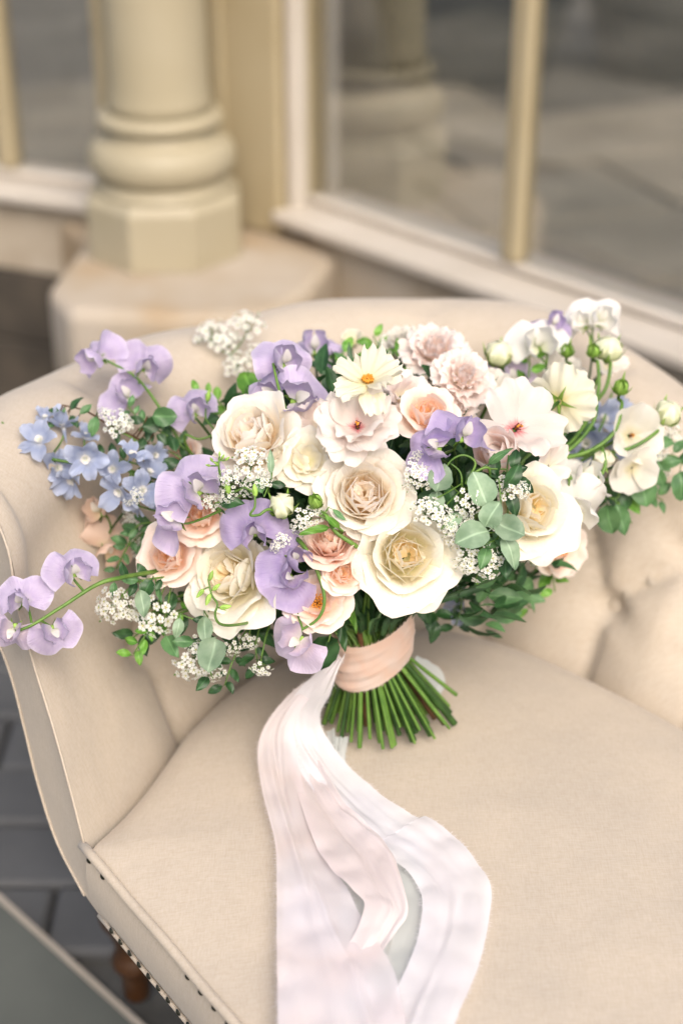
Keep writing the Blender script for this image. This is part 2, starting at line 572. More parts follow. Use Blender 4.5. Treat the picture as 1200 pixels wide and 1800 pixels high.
def window(name, label, Mx, x0, x1, mullions, frame_w, mat, ztop=1.9):
    tt = thing(name, label, "window", tuple((Mx @ np.array([x0, 0, 0, 1]))[:3]), "glazed panels of the bay")
    mb = MB(); mb.box((x0, -0.03, 0.4275), (x1, 0.16, 0.45), M=Mx)
    o = part("sill", mb.build("sill", M['sill'], False), tt); bevel(o, 0.007, 3)
    mb = MB()
    mb.box((x0, 0.03, 0.4515), (x0 + frame_w, 0.10, ztop), M=Mx)
    mb.box((x0 + frame_w + .001, 0.032, ztop - 0.06), (x1 - frame_w - .001, 0.098, ztop), M=Mx)
    mb.box((x1 - frame_w, 0.03, 0.4515), (x1, 0.10, ztop), M=Mx)
    o = part("frame", mb.build("frame", mat, False), tt); bevel(o, 0.006)
    mb = MB(); mb.box((x0 + frame_w + .001, 0.045, 0.4515), (x1 - frame_w - .001, 0.098, 0.468), M=Mx)
    o = part("bottom_rail", mb.build("bottom_rail", M['sill'], False), tt); bevel(o, 0.006)
    xs = [x0 + frame_w] + list(mullions) + [x1 - frame_w]
    for mx in mullions:
        mb = MB()
        mb.box((mx - 0.018, 0.04, 0.4685), (mx + 0.018, 0.08, ztop - 0.0605), M=Mx)
        o = part("mullion", mb.build("mullion", mat, False), tt); bevel(o, 0.008, 2)
    for k in range(len(xs) - 1):
        lo = xs[k] + (0.0185 if k else 0.0005); hi = xs[k + 1] - (0.0185 if k < len(xs) - 2 else 0.0005)
        mb = MB(); mb.box((lo, 0.058, 0.4685), (hi, 0.062, ztop - 0.0605), M=Mx)
        part("pane", mb.build("pane", M['glass'], False), tt)
    return tt

window("window", "tall cream framed window with one slim mullion, above the pale sill to the right of the column", MR, -0.065, 2.2, [0.43, 0.98, 1.53], 0.012, M['ochre'])
window("window", "dark narrow window at the upper left edge, behind the column", ML, -1.6, 0.075, [-0.185, -0.75], 0.05, M['ochre'])

# corner post between the two windows
mb = MB()
Mp = wall_M(np.array([-0.275, 2.80]), norm(np.array([0.86, -0.5])))
mb.box((-0.17, -0.02, 0.4022), (0.205, 0.06, 1.9), M=Mp)
t = thing("corner_post", "broad ochre painted timber post standing behind the column", "post", (-0.29, 2.9, 0.4))
o = part("board", mb.build("board", M['ochre'], False), t); bevel(o, 0.008)
mb = MB(); mb.box((0.206, -0.005, 0.403), (0.236, 0.03, 1.9), M=Mp)
o = part("bead", mb.build("bead", M['sill'], False), t); bevel(o, 0.01, 3)
mb = MB(); mb.box((0.06, -0.034, 0.404), (0.10, -0.0205, 1.9), M=Mp)
o = part("bead", mb.build("bead", M['ochre'], False), t); bevel(o, 0.006, 3)

# stone pier that carries the column
pts = [on_z(82, 505, .4), on_z(118, 545, .4), on_z(300, 556, .4), on_z(480, 550, .4), on_z(552, 500, .4)]
pts = [p[:2] for p in pts] + [np.array([0.05, 2.80]), np.array([-0.3, 3.05]), np.array([-0.56, 2.85]), on_z(150, 418, .4)[:2]]
t = thing("stone_pier", "many sided buff stone plinth under the column, with rusty staining", "plinth", (-0.29, 2.6, 0))
def prism(pts, z0, z1, name, mat, bev):
    n = len(pts)
    c = np.mean(pts, 0)
    mb = MB()
    V = [(p[0], p[1], z0) for p in pts] + [(p[0], p[1], z1) for p in pts]
    fs = [tuple(range(n, 2 * n)), tuple(range(n))[::-1]]
    fs += [(i, (i + 1) % n, n + (i + 1) % n, n + i) for i in range(n)]
    mb.add(V, fs)
    return mb.build(name, mat, False)
o = part("cap_stone", prism(pts, 0.235, 0.4, "cap_stone", M['stone_warm'], 0), t); bevel(o, 0.022, 4)
c = np.mean(pts, 0)
o = part("base_stone", prism([c + (p - c) * 0.975 for p in pts], -0.018, 0.233, "base_stone", M['stone'], 0), t); bevel(o, 0.012, 3)

# cast column: octagonal foot, cavetto, torus, ring, shaft
PIER_C = np.array([-0.305, 2.625])
t = thing("column", "cream painted cast iron column with a round moulded base on an octagonal foot", "column", (PIER_C[0], PIER_C[1], 0.4))
MC = trans((PIER_C[0], PIER_C[1], 0.4))
mb = MB()
r8 = 0.140
ang = np.arange(8) * math.pi / 4 + math.pi / 8 + 0.05
def ring8(r, z):
    return [(r * math.cos(a_), r * math.sin(a_), z) for a_ in ang]
V = ring8(r8, 0.001) + ring8(r8, 0.098) + ring8(r8 * 0.93, 0.112)
fs = [tuple(range(16, 24))] + [(k * 8 + i, k * 8 + (i + 1) % 8, (k + 1) * 8 + (i + 1) % 8, (k + 1) * 8 + i) for k in (0, 1) for i in range(8)]
mb.add([tuple((MC @ np.array([*v, 1]))[:3]) for v in V], fs)
o = part("octagonal_foot", mb.build("octagonal_foot", M['paint'], False), t); bevel(o, 0.004, 2)
mb = MB()
prof = [(0.125, 0.1125), (0.124, 0.119), (0.117, 0.126), (0.113, 0.131)]
for k in range(13):
    a_ = -math.pi / 2 + math.pi * k / 12
    prof.append((0.104 + 0.027 * math.cos(a_), 0.166 + 0.034 * math.sin(a_)))
prof += [(0.099, 0.206), (0.0965, 0.216)]
mb.lathe([(a_[0] * .955, a_[1]) for a_ in prof], 64, MC)
part("torus_moulding", mb.build("torus_moulding", M['paint']), t)
mb = MB()
prof = [(0.096, 0.2165)]
for k in range(9):
    a_ = -math.pi / 2 + math.pi * k / 8
    prof.append((0.0985 + 0.0125 * math.cos(a_), 0.231 + 0.0125 * math.sin(a_)))
prof += [(0.095, 0.2455)]
mb.lathe([(a_[0] * .955, a_[1]) for a_ in prof], 64, MC)
part("ring_moulding", mb.build("ring_moulding", M['paint']), t)
mb = MB()
mb.lathe([(0.0895, 0.246), (0.087, 0.262), (0.084, 0.29), (0.083, 0.5), (0.081, 1.7)], 64, MC)
part("shaft", mb.build("shaft", M['paint']), t)

# dark round planters inside the conservatory
def planter(label, x, y, k):
    t = thing("planter", label, "planter", (x, y, 0), "dark tubs inside the conservatory")
    MP = trans((x, y, -0.02)) @ scl(k)
    mb = MB(); mb.lathe([(0.30, 0.002), (0.34, 0.03), (0.42, 0.36), (0.45, 0.5), (0.45, 0.56), (0.41, 0.56), (0.40, 0.48)], 48, MP)
    part("tub", mb.build("tub", M['planter']), t)
    mb = MB(); mb.lathe([(0.43, 0.5605), (0.475, 0.565), (0.48, 0.59), (0.46, 0.605), (0.42, 0.60)], 48, MP)
    part("rim", mb.build("rim", M['planter']), t)
planter("large dark round tub on the flags behind the glass, left of the slim mullion", 0.46, 5.7, 0.85)
planter("large dark round tub behind the glass at the upper right corner", 1.22, 5.75, 0.85)
# ------------------------------------------------------------------ upholstered chaise
SA = np.array([-0.21, 1.0]); SE1 = norm(np.array([0.58, -0.81])); SE2 = np.array([0.81, 0.58]) / np.hypot(0.81, 0.58)
def sw(a, b):
    return SA + SE1 * a + SE2 * b
ZS = 0.45
jl = [(0, 0), (-0.028, 0.038), (-0.0596, 0.079), (-0.115, 0.156), (-0.153, 0.257), (-0.15, 0.364), (-0.119, 0.441), (-0.06, 0.49), (0.035, 0.522), (0.149, 0.542), (0.30, 0.552), (0.55, 0.556), (0.85, 0.556), (1.18, 0.556)]
jc = cr(np.array([sw(*p) for p in jl]), 12)
seg = np.r_[0, np.cumsum(np.linalg.norm(np.diff(jc, axis=0), axis=1))]
NS = 220
sS = np.linspace(0, seg[-1], NS)
# denser where the picture looks
J = np.stack([np.interp(sS, seg, jc[:, 0]), np.interp(sS, seg, jc[:, 1])], 1)
T = np.gradient(J, axis=0); T /= np.linalg.norm(T, axis=1)[:, None]
for _ in range(6):
    T[1:-1] = (T[:-2] + T[1:-1] * 2 + T[2:]) / 4
T /= np.linalg.norm(T, axis=1)[:, None]
NO = np.stack([-T[:, 1], T[:, 0]], 1)
if np.dot(NO[0], -SE1) < 0:
    NO = -NO
LEN = seg[-1]
# the arm's front end is cut square to the front edge
k_ = np.clip(sS / 0.13, 0, 1); k_ = (k_ * k_ * (3 - 2 * k_))[:, None]
NO = NO * k_ + (-SE1)[None] * (1 - k_)
NO /= np.linalg.norm(NO, axis=1)[:, None]

def crest(s):
    """height of the roll above the usual, along the back"""
    d = np.clip((s - 0.50) / 0.50, 0, 1)
    return -0.23 * d * d * (3 - 2 * d) - 0.012 * np.exp(-((s - 0.0) / 0.12) ** 2)

inner = np.array([(-0.012, -0.04), (-0.002, -0.012), (0.006, 0.012), (0.016, 0.04), (0.028, 0.075), (0.046, 0.115), (0.070, 0.16), (0.092, 0.20)])
rc, rr = np.array([0.150, 0.226]), 0.066
roll = np.array([rc + rr * np.array([math.cos(a), math.sin(a)]) for a in np.linspace(math.radians(172), math.radians(-60), 13)])
outer = np.array([(0.152, 0.152), (0.126, 0.128), (0.108, 0.08), (0.094, 0.03), (0.080, -0.012), (0.054, -0.045), (0.020, -0.063), (-0.03, -0.066)])
prof = np.vstack([inner, roll, outer])
pu = np.r_[0, np.cumsum(np.linalg.norm(np.diff(prof, axis=0), axis=1))]
NT = 84
tt_ = np.linspace(0, pu[-1], NT)
PR = np.stack([np.interp(tt_, pu, prof[:, 0]), np.interp(tt_, pu, prof[:, 1])], 1)
for _ in range(4):
    PR[1:-1] = (PR[:-2] + 2 * PR[1:-1] + PR[2:]) / 4

# deep buttons (arc length along the back, profile length) in a diamond lay-out
BUT = []
for k in range(0, 15):
    BUT.append((0.20 + 0.118 * k, 0.115))
for k in range(0, 15):
    BUT.append((0.259 + 0.118 * k, 0.225))
BUT = [b for b in BUT if b[0] < LEN - 0.05]
row0 = [b for b in BUT if b[1] == 0.115]; row1 = [b for b in BUT if b[1] == 0.225]
CRS = []
for b in row0:
    CRS.append(((b[0], 0.0), b, 0.9))
    for c_ in row1:
        if abs(c_[0] - b[0]) < 0.1:
            CRS.append((b, c_, 1.0))
for c_ in row1:
    CRS.append((c_, (c_[0], 0.40), 0.8))

def segd(S_, T_, a, b):
    ax, ay = a; bx, by = b
    dx, dy = bx - ax, by - ay
    u = np.clip(((S_ - ax) * dx + (T_ - ay) * dy) / (dx * dx + dy * dy), 0, 1)
    return np.hypot(S_ - (ax + u * dx), T_ - (ay + u * dy))

SS, TT = np.meshgrid(sS, tt_)
dep = np.zeros_like(SS)
for a, b, k in CRS:
    d = segd(SS, TT, a, b)
    dep = np.maximum(dep, k * 1.25 * (0.009 * np.exp(-(d / 0.006) ** 2) + 0.011 * np.exp(-(d / 0.032) ** 2)))
for b in BUT:
    d = np.hypot(SS - b[0], TT - b[1])
    dep = np.maximum(dep, 0.022 * np.exp(-(d / 0.016) ** 2) + 0.018 * np.exp(-(d / 0.04) ** 2))
dep[TT > 0.52] = 0
# profile normals (towards the sitter)
pt = np.gradient(PR, axis=0); pt /= np.linalg.norm(pt, axis=1)[:, None]
pn = np.stack([-pt[:, 1], pt[:, 0]], 1)
C_ = crest(sS)
hscale = np.clip((PR[:, 1] + 0.02) / 0.31, 0, 1)
P = np.zeros((NT, NS, 3))
for j in range(NT):
    o_ = PR[j, 0] - dep[j] * pn[j, 0]
    h_ = PR[j, 1] - dep[j] * pn[j, 1] + C_ * hscale[j]
    # slight swell of the padding between pleats
    o_ = o_ - 0.004 * np.sin(SS[j] * 21) * hscale[j]
    P[j, :, :2] = J + NO * o_[:, None]
    P[j, :, 2] = ZS + h_
def loft_point(s, t_, out=0.0):
    i = s / LEN * (NS - 1); j = t_ / pu[-1] * (NT - 1)
    i, j = int(round(min(max(i, 0), NS - 1))), int(round(min(max(j, 0), NT - 1)))
    n3 = np.array([NO[i, 0] * pn[j, 0], NO[i, 1] * pn[j, 0], pn[j, 1]])
    return P[j, i] + norm(n3) * out, norm(n3)

chaise = thing("chaise", "cream linen tub chaise with a buttoned rolled back, holding the bouquet", "chaise", (0.15, 1.0, 0))
mb = MB(); mb.grid(P)
part("backrest", mb.build("backrest", M['linen']), chaise)

# front end of the arm: a flat panel inside the scroll outline
def end_panel(i, d):
    from mathutils.geometry import tessellate_polygon
    pts = P[:, i]
    flat = [Vector((float(a), float(b), 0)) for a, b in zip(PR[:, 0], pts[:, 2])]
    tris = tessellate_polygon([flat])
    mb = MB()
    mb.add((pts + np.array([*d, 0]) * .0004).tolist(), tris)
    return mb.build("arm_panel", M['linen'], False)
# sign -1: panel faces away from the back
part("arm_panel", end_panel(0, -SE2), chaise)
part("end_panel", end_panel(NS - 1, SE1), chaise)
# seam cord round the arm front
mb = MB()
seam = P[4:, 0] + np.array([*(-SE2 * 0.0012), 0])
mb.tube(cr(seam[::5], 5), 0.0012, 6)
part("seam", mb.build("seam", M['linen']), chaise)

# seat: domed pad out to the crease and to the front welt
NB = 120
front_a = np.linspace(1.18, 0.006, 60)
bd = [J[int(i)] + NO[int(i)] * -0.006 for i in np.linspace(1, NS - 1, 110)] + [sw(1.18, b) for b in np.linspace(0.54, 0.01, 10)] + [sw(a, 0.0) for a in front_a]
bd = np.array(bd)
isf = np.array([0] * 110 + [1] * 10 + [1] * 60)
skel = []
for p in bd:      # draw each boundary point towards a spine so the rows stay even
    a = np.dot(p - SA, SE1); b = np.dot(p - SA, SE2)
    skel.append(sw(min(max(a + 0.5 * (b - 0.2), 0.16), 1.0), 0.24))
skel = np.array(skel)
fade = np.clip(np.arange(len(bd)) / 8.0, 0, 1)
rings = []
rhos = [1.0, 0.985, 0.96, 0.92, 0.86, 0.76, 0.62, 0.45, 0.25, 0.1, 0.0]
for r in rhos:
    q = skel + (bd - skel) * r
    dz = 0.022 * (1 - r ** 3)
    edge_drop = np.where(isf == 1, 0.0, fade * -0.034 * max(0, (r - 0.93) / 0.07) ** 1.6)
    rings.append(np.column_stack([q, ZS + dz + edge_drop]))
mb = MB(); mb.grid(np.array(rings), None, True)
part("seat_cushion", mb.build("seat_cushion", M['linen']), chaise)
def seat_z(p):
    """height of the pad under a point"""
    i = np.argmin(np.linalg.norm(bd - p[:2], axis=1))
    a = np.dot(p[:2] - SA, SE1); b = np.dot(p[:2] - SA, SE2)
    d0 = min(b, 0.0 + np.linalg.norm(bd[i] - p[:2]))
    r = 1 - np.clip(d0 / 0.25, 0, 1)
    return ZS + 0.022 * (1 - r ** 3)

# welt along the front edge, front rail under it
mb = MB()
wp = [np.array([*sw(a, -0.002), ZS + 0.0005 + 0.0006 * math.sin(a * 60)]) for a in np.linspace(-0.006, 1.18, 60)]
mb.tube(wp, 0.0042, 8)
part("piping", mb.build("piping", M['linen']), chaise)
ra = np.linspace(0.002, 1.18, 40); rows = []
for k, (b, z) in enumerate([(0.0, ZS - 0.003), (-0.0035, ZS - 0.012), (-0.005, ZS - 0.03), (-0.0035, ZS - 0.052), (0.0, ZS - 0.062), (0.006, ZS - 0.066), (0.05, ZS - 0.066)]):
    rows.append([np.array([*sw(a, b), z]) for a in ra])
mb = MB(); mb.grid(np.array(rows))
part("front_rail", mb.build("front_rail", M['linen']), chaise)
mb = MB()
mb.tube([np.array([*sw(a, -0.001), ZS - 0.0645]) for a in np.linspace(0.012, 1.18, 50)], 0.0022, 6)
part("lower_piping", mb.build("lower_piping", M['linen']), chaise)

# bronze nail heads
nm = MB()
prof_n = [(0.0, 0.0019), (0.0014, 0.0017), (0.0025, 0.001), (0.003, 0.0)]
ang = np.arange(10) * 2 * math.pi / 10
PN = np.array([[(r * math.cos(a), r * math.sin(a), z) for a in ang] for r, z in prof_n])
nm.grid(PN, None, True)
nail = nm.build("nail_head", M['nail'])
nrm = np.array([*(-SE2), 0])
def nail_at(a, b, z):
    part("nail_head", nail, chaise, frame(np.array([*sw(a, b), z]), nrm, up=np.array([0, 0, 1.0])))
a = 0.04
while a < 0.62:
    nail_at(a, -0.0038, ZS - 0.0585)
    a += 0.0155
for a in [0.006, 0.03] + list(np.arange(0.165, 0.40, 0.019)):
    nail_at(a, -0.0025, ZS - 0.0078)

# covered buttons in the tufts
bmx = MB(); bmx.lathe([(0.0, -0.002), (0.0085, 0.0), (0.0095, 0.0025), (0.0075, 0.0055), (0.004, 0.007), (0.0008, 0.0073)], 18)
bme = bmx.build("button", M['linen'])
for s_, t_ in BUT:
    p, n_ = loft_point(s_, t_, 0.0)
    if s_ < LEN - 0.1:
        part("button", bme, chaise, frame(p, n_, up=np.array([0, 0, 1.0])))

# turned legs
def leg_mesh():
    mb = MB()
    mb.lathe([(0.013, 0.001), (0.0145, 0.004), (0.0155, 0.03), (0.018, 0.042), (0.024, 0.05), (0.0255, 0.058), (0.022, 0.066), (0.0185, 0.072),
              (0.0215, 0.088), (0.0265, 0.102), (0.029, 0.11), (0.034, 0.118), (0.035, 0.126), (0.031, 0.133), (0.035, 0.15), (0.039, 0.18), (0.04, 0.25), (0.04, 0.383)], 32)
    return mb.build("leg", M['wood'])
lm = leg_mesh()
for x, y in [(-0.228, 1.272), tuple(sw(0.10, 0.09)), tuple(sw(1.08, 0.07)), tuple(sw(1.08, 0.52))]:
    part("leg", lm, chaise, trans((x, y, 0.0)))
# the seat's underside
mb = MB()
q = [sw(0.03, 0.02), sw(1.16, 0.02), sw(1.16, 0.56), sw(0.0, 0.5), sw(-0.13, 0.4), sw(-0.13, 0.25), sw(-0.04, 0.08)]
mb.add([(p[0], p[1], ZS - 0.0665) for p in q], [tuple(range(len(q)))])
part("underside", mb.build("underside", M['joint'], False), chaise)
# ------------------------------------------------------------------ bouquet: materials
W_ = lin(252, 247, 240, .93)
M['rose_white'] = petal_mat("white_rose_petal", [(0.0, lin(252, 222, 170, .95)), (0.35, lin(254, 240, 214, .95)), (0.62, lin(254, 246, 230, .95)), (1.0, lin(255, 250, 241, .95))], 0.4, 0.65)
M['rose_heart'] = petal_mat("white_rose_heart_petal", [(0.0, lin(255, 246, 228, .99)), (0.4, lin(255, 248, 238, .99)), (0.75, lin(255, 250, 243, .99)), (1.0, lin(255, 252, 248, .99))], 0.66, 0.45)
M['rose_cream'] = petal_mat("cream_rose_petal", [(0.0, lin(244, 240, 190, .95)), (0.3, lin(253, 246, 219, .95)), (0.7, lin(254, 249, 232, .95)), (1.0, lin(254, 251, 239, .95))], 0.38, 0.65)
M['rose_gold'] = petal_mat("golden_heart_petal", [(0.0, lin(255, 234, 180, .99)), (0.4, lin(255, 244, 214, .99)), (0.75, lin(255, 248, 229, .99)), (1.0, lin(255, 251, 241, .99))], 0.66, 0.45)
M['blush'] = petal_mat("blush_petal", [(0.0, lin(254, 230, 184, .98)), (0.35, lin(254, 232, 213, .98)), (0.7, lin(254, 236, 222, .98)), (1.0, lin(255, 243, 234, .98))], 0.42, 0.35)
M['blush_heart'] = petal_mat("blush_heart_petal", [(0.0, lin(253, 216, 164, .99)), (0.4, lin(254, 233, 212, .99)), (1.0, lin(255, 242, 231, .99))], 0.62, 0.4)
M['dusky'] = petal_mat("dusky_pink_petal", [(0.0, lin(244, 204, 168, .98)), (0.45, lin(248, 218, 199, .98)), (1.0, lin(250, 229, 216, .98))], 0.42, 0.4)
M['pale_pink'] = petal_mat("pale_pink_petal", [(0.0, lin(253, 246, 222, .95)), (0.4, lin(254, 243, 234, .95)), (0.7, lin(254, 239, 232, .95)), (1.0, lin(255, 247, 242, .95))], 0.44, 0.5)
M['pink_claw'] = petal_mat("pink_centred_petal", [(0.0, lin(228, 124, 134, .9)), (0.07, lin(242, 184, 182, .86)), (0.18, lin(252, 236, 230, .86)), (0.6, lin(254, 245, 238, .86)), (1.0, lin(255, 247, 241, .86))], 0.42, 0.6)
M['cream_open'] = petal_mat("cream_petal", [(0.0, lin(246, 232, 150, .89)), (0.25, lin(252, 247, 216, .91)), (1.0, lin(254, 251, 234, .91))], 0.4, 0.6)
M['white_open'] = petal_mat("white_petal", [(0.0, lin(232, 222, 180, .87)), (0.3, lin(250, 245, 230, .86)), (1.0, lin(253, 249, 240, .86))], 0.4, 0.5)
M['lilac'] = petal_mat("lilac_petal", [(0.0, lin(248, 246, 240, .95)), (0.16, lin(226, 214, 234, .95)), (0.38, lin(206, 189, 226, .95)), (0.62, lin(216, 202, 231, .95)), (0.82, lin(210, 195, 228, .95)), (1.0, lin(224, 213, 236, .96))], 0.36, 0.9, vary=.12)
M['lilac_deep'] = petal_mat("deep_lilac_petal", [(0.0, lin(240, 232, 238, .95)), (0.18, lin(210, 192, 226, .95)), (0.4, lin(190, 171, 219, .95)), (0.62, lin(203, 187, 225, .95)), (0.82, lin(195, 178, 221, .95)), (1.0, lin(213, 199, 231, .95))], 0.36, 0.9, vary=.12)
M['mauve'] = petal_mat("mauve_petal", [(0.0, lin(248, 240, 234, .95)), (0.3, lin(232, 213, 228, .95)), (0.6, lin(218, 202, 229, .95)), (1.0, lin(225, 212, 234, .96))], 0.38, 0.9, vary=.12)
M['blue'] = petal_mat("blue_petal", [(0.0, lin(240, 240, 240, .95)), (0.2, lin(196, 206, 230, .94)), (0.45, lin(180, 193, 226, .94)), (0.7, lin(192, 203, 231, .94)), (1.0, lin(201, 210, 233, .95))], 0.36, 0.9, vary=.09)
M['sweet_white'] = petal_mat("white_sweet_pea_petal", [(0.0, lin(226, 232, 190, .9)), (0.3, lin(244, 242, 232, .92)), (1.0, lin(248, 245, 242, .94))], 0.42, 0.45)
M['sweet_blush'] = petal_mat("blush_sweet_pea_petal", [(0.0, lin(244, 226, 190, .9)), (0.4, lin(240, 210, 188, .9)), (1.0, lin(242, 218, 202, .92))], 0.42, 0.45)
M['bud'] = petal_mat("greenish_bud_petal", [(0.0, lin(176, 196, 110, .85)), (0.35, lin(222, 230, 176, .9)), (1.0, lin(246, 246, 222, .93))], 0.34, 0.4)
M['stem'] = mottled("green_stem", lin(62, 98, 34), lin(100, 132, 56), 60, 0.45, 0.1, 300, None, 0.4, .0004)
M['stem_dark'] = mottled("dark_green_stem", lin(22, 46, 15), lin(50, 82, 28), 60, 0.45, 0.1, 300, None, 0.4, .0004)
M['stem_brown'] = mottled("brown_stem", lin(66, 44, 26), lin(98, 70, 44), 80, 0.6, 0.2, 300, None, 0.3, .0005)
M['cut'] = mottled("cut_stem_end", lin(176, 190, 120), lin(214, 214, 160), 400, 0.7, 0)
M['sepal'] = leaf_mat("sepal_green", lin(110, 150, 58), lin(150, 182, 90), 0.5, 0.3, 0.3)
M['leaf_dark'] = leaf_mat("dark_leaf", lin(30, 60, 32), lin(54, 90, 50), 0.42, 0.4, 0.15)
M['leaf_mid'] = leaf_mat("mid_leaf", lin(66, 104, 62), lin(92, 130, 82), 0.45, 0.4, 0.18)
M['leaf_grey'] = leaf_mat("grey_green_leaf", lin(112, 138, 110), lin(142, 164, 136), 0.5, 0.35, 0.18)
M['leaf_fresh'] = leaf_mat("fresh_green_leaf", lin(80, 132, 44), lin(118, 164, 70), 0.45, 0.4, 0.25)
M['spirea'] = petal_mat("tiny_white_petal", [(0.0, lin(244, 244, 214, .96)), (0.4, lin(252, 252, 244, .97)), (1.0, lin(254, 254, 250, .98))], 0.5, 0.0)
M['eye'] = mottled("yellow_green_eye", lin(178, 186, 80), lin(206, 200, 110), 300, 0.7, 0)
M['anther'] = mottled("golden_anther", lin(206, 130, 30), lin(236, 168, 60), 400, 0.7, 0.3, 600)
M['dark_eye'] = mottled("dark_red_eye", lin(74, 26, 30), lin(120, 56, 40), 400, 0.6, 0)

# ------------------------------------------------------------------ petals
def petal(name, mat, L=1.0, w=0.5, a0=10, a1=60, a2=60, vm=0.6, rho=0.7, tip=0.3, te=2.4, base=0.35,
          ruf=0.02, rk=5.0, roll=0.0, notch=0.0, r0=0.05, wp=0.7, seed=0, nu=13, nv=11, fold=0.0, z0=0.0):
    """one petal: claw at the axis, centre line bending through the angles a0 > a1 > a2, cupped to radius rho"""
    r = np.random.default_rng(seed)
    u = np.linspace(-1, 1, nu); v = np.linspace(0, 1, nv)
    fine = np.linspace(0, 1, 60)
    sm = lambda x: x * x * (3 - 2 * x)
    al = np.where(fine < vm, a0 + (a1 - a0) * sm(np.clip(fine / vm, 0, 1)), a1 + (a2 - a1) * sm(np.clip((fine - vm) / (1 - vm), 0, 1)))
    al = np.radians(al)
    rr_ = np.r_[0, np.cumsum((np.cos(al[1:]) + np.cos(al[:-1])) / 2) / 59]
    hh_ = np.r_[0, np.cumsum((np.sin(al[1:]) + np.sin(al[:-1])) / 2) / 59]
    U, V = np.meshgrid(u, v)
    edge = 1 - tip * np.abs(U) ** te - notch * np.exp(-(U / 0.16) ** 2)
    ph = r.uniform(0, 6.28, 4)
    edge = edge * (1 + ruf * 0.6 * np.sin(U * rk * 1.3 + ph[0]) + ruf * 0.35 * np.sin(U * rk * 3.1 + ph[3]))
    S = V * edge                       # length along the centre line
    rc_ = np.interp(S, fine, rr_) * L; hc = np.interp(S, fine, hh_) * L
    alv = np.interp(S, fine, al)
    wv = w * (base * (1 - V) + (1 - base) * np.sin(np.clip(V, 0, 1) * math.pi * 0.5) ** wp + base * V) * L
    wv = wv * (1 - 0.10 * V ** 4)
    x = U * wv
    rho_ = rho * L
    ang = np.clip(x / rho_, -1.5, 1.5)
    xt = rho_ * np.sin(ang); ins = rho_ * (1 - np.cos(ang))
    # edges rolled back, ruffles, a crease down the middle
    ins = ins - roll * L * np.clip(np.abs(U) - 0.45, 0, 1) ** 2 * V ** 2
    ins = ins + ruf * L * V ** 2 * (np.sin(U * rk + ph[1] + V * 2) + 0.5 * np.sin(U * rk * 2.3 + ph[2]) * np.abs(U))
    ins = ins - fold * L * np.exp(-(U / 0.2) ** 2) * V
    ins = ins + L * 0.012 * np.sin(V * 5 + ph[0] + U * 2)
    for q in range(4):          # soft crumpling
        ins = ins + L * (.010 + .35 * ruf * .5) * V * np.sin(U * r.uniform(1.5, 6) + V * r.uniform(-7, 7) + r.uniform(0, 6.28)) * r.uniform(.3, 1)
    n_r, n_h = -np.sin(alv), np.cos(alv)
    Pm = np.stack([r0 + rc_ if z0 else r0 * L + rc_ + n_r * ins, xt, hc + n_h * ins + z0], -1)
    pv = np.stack([U, V, np.full_like(U, r.uniform(0, 50))], -1)
    mb = MB(); mb.grid(Pm, pv)
    return mb.build(name, mat)

CACHE = {}
def cached(key, fn):
    if key not in CACHE:
        CACHE[key] = fn()
    return CACHE[key]

# ------------------------------------------------------------------ where things are in the bouquet
DC = np.array([0.030, 0.0, 1.385]); DR = np.array([0.215, 0.172, 0.140])
def dome(px, py, lift=0.0):
    """depth along the view axis at which the dome of flowers is met"""
    d = 1.27
    for _ in range(4):
        X = (px - 600) / F * d; Y = (900 - py) / F * d
        q = ((X - DC[0]) / DR[0]) ** 2 + ((Y - DC[1]) / DR[1]) ** 2
        d = DC[2] - DR[2] * math.sqrt(max(0.0, 1 - q)) + max(0, q - 1) * 0.02
    return d - lift
def face(px, py, tx=None, ty=None):
    if tx is None:
        d = dome(px, py)
        X = (px - 600) / F * d; Y = (900 - py) / F * d
        tx = (X - DC[0]) / DR[0] * 0.75; ty = (Y - DC[1]) / DR[1] * 0.75
    return norm(-FWD + RIGHT * tx + UP * ty)
BIND = np.array([0.026, 1.137, 0.555])
FOOT = np.array([0.041, 1.142, 0.0])
GOLD = 2.399963
_foot = [0]
FEET = []
def foot_point(frm):
    """a place in the fan of cut ends for the next stem"""
    k = _foot[0]; _foot[0] += 1
    n = 78
    rr0 = math.sqrt((k * 0.7548776662 + 0.13) % 1.0)
    th = k * GOLD
    p = FOOT + np.array([0.063 * rr0 * math.cos(th), 0.050 * rr0 * math.sin(th), 0])
    p[2] = seat_z(p) + 0.004 + abs(rng.normal(0, 0.009)) + 0.006 * (1 - rr0)
    return p
FLOWERS = "cut flowers and greenery tied into the bridal bouquet"

def stem_path(head, axis, foot, bow=0.05):
    b = BIND + np.array([(foot[0] - FOOT[0]) * 0.36, (foot[1] - FOOT[1]) * 0.42, 0])
    up = norm(head - b)
    dirn = norm(b - foot)
    p = bez(head, head - axis * bow, b + (dirn * 0.6 + up * 0.5) * 0.07, b, 12)
    low = np.array([foot + (b - foot) * f for f in (0.8, 0.6, 0.4, 0.2, 0.0)])
    return np.vstack([p, low])

def add_stem(root, head, axis, foot, rad, mat, bow=0.05, r_end=None):
    p = stem_path(head, axis, foot, bow)
    rad = rad * rng.uniform(.75, 1.35)
    rads = np.linspace(rad * 0.8, rad * 1.25, len(p)) if r_end is None else np.linspace(rad, r_end, len(p))
    mb = MB()
    mb.tube(p, rads, 7, 0, True, 1)
    part("stem", mb.build("stem", [mat, M['cut']]), root)

def stem_mat(k):
    return M['stem_brown'] if k % 9 == 8 else (M['stem_dark'] if k % 3 else M['stem'])

def start(name, label, cat, head, group=None):
    f = foot_point(head)
    return thing(name, label, cat, f, group or FLOWERS), f

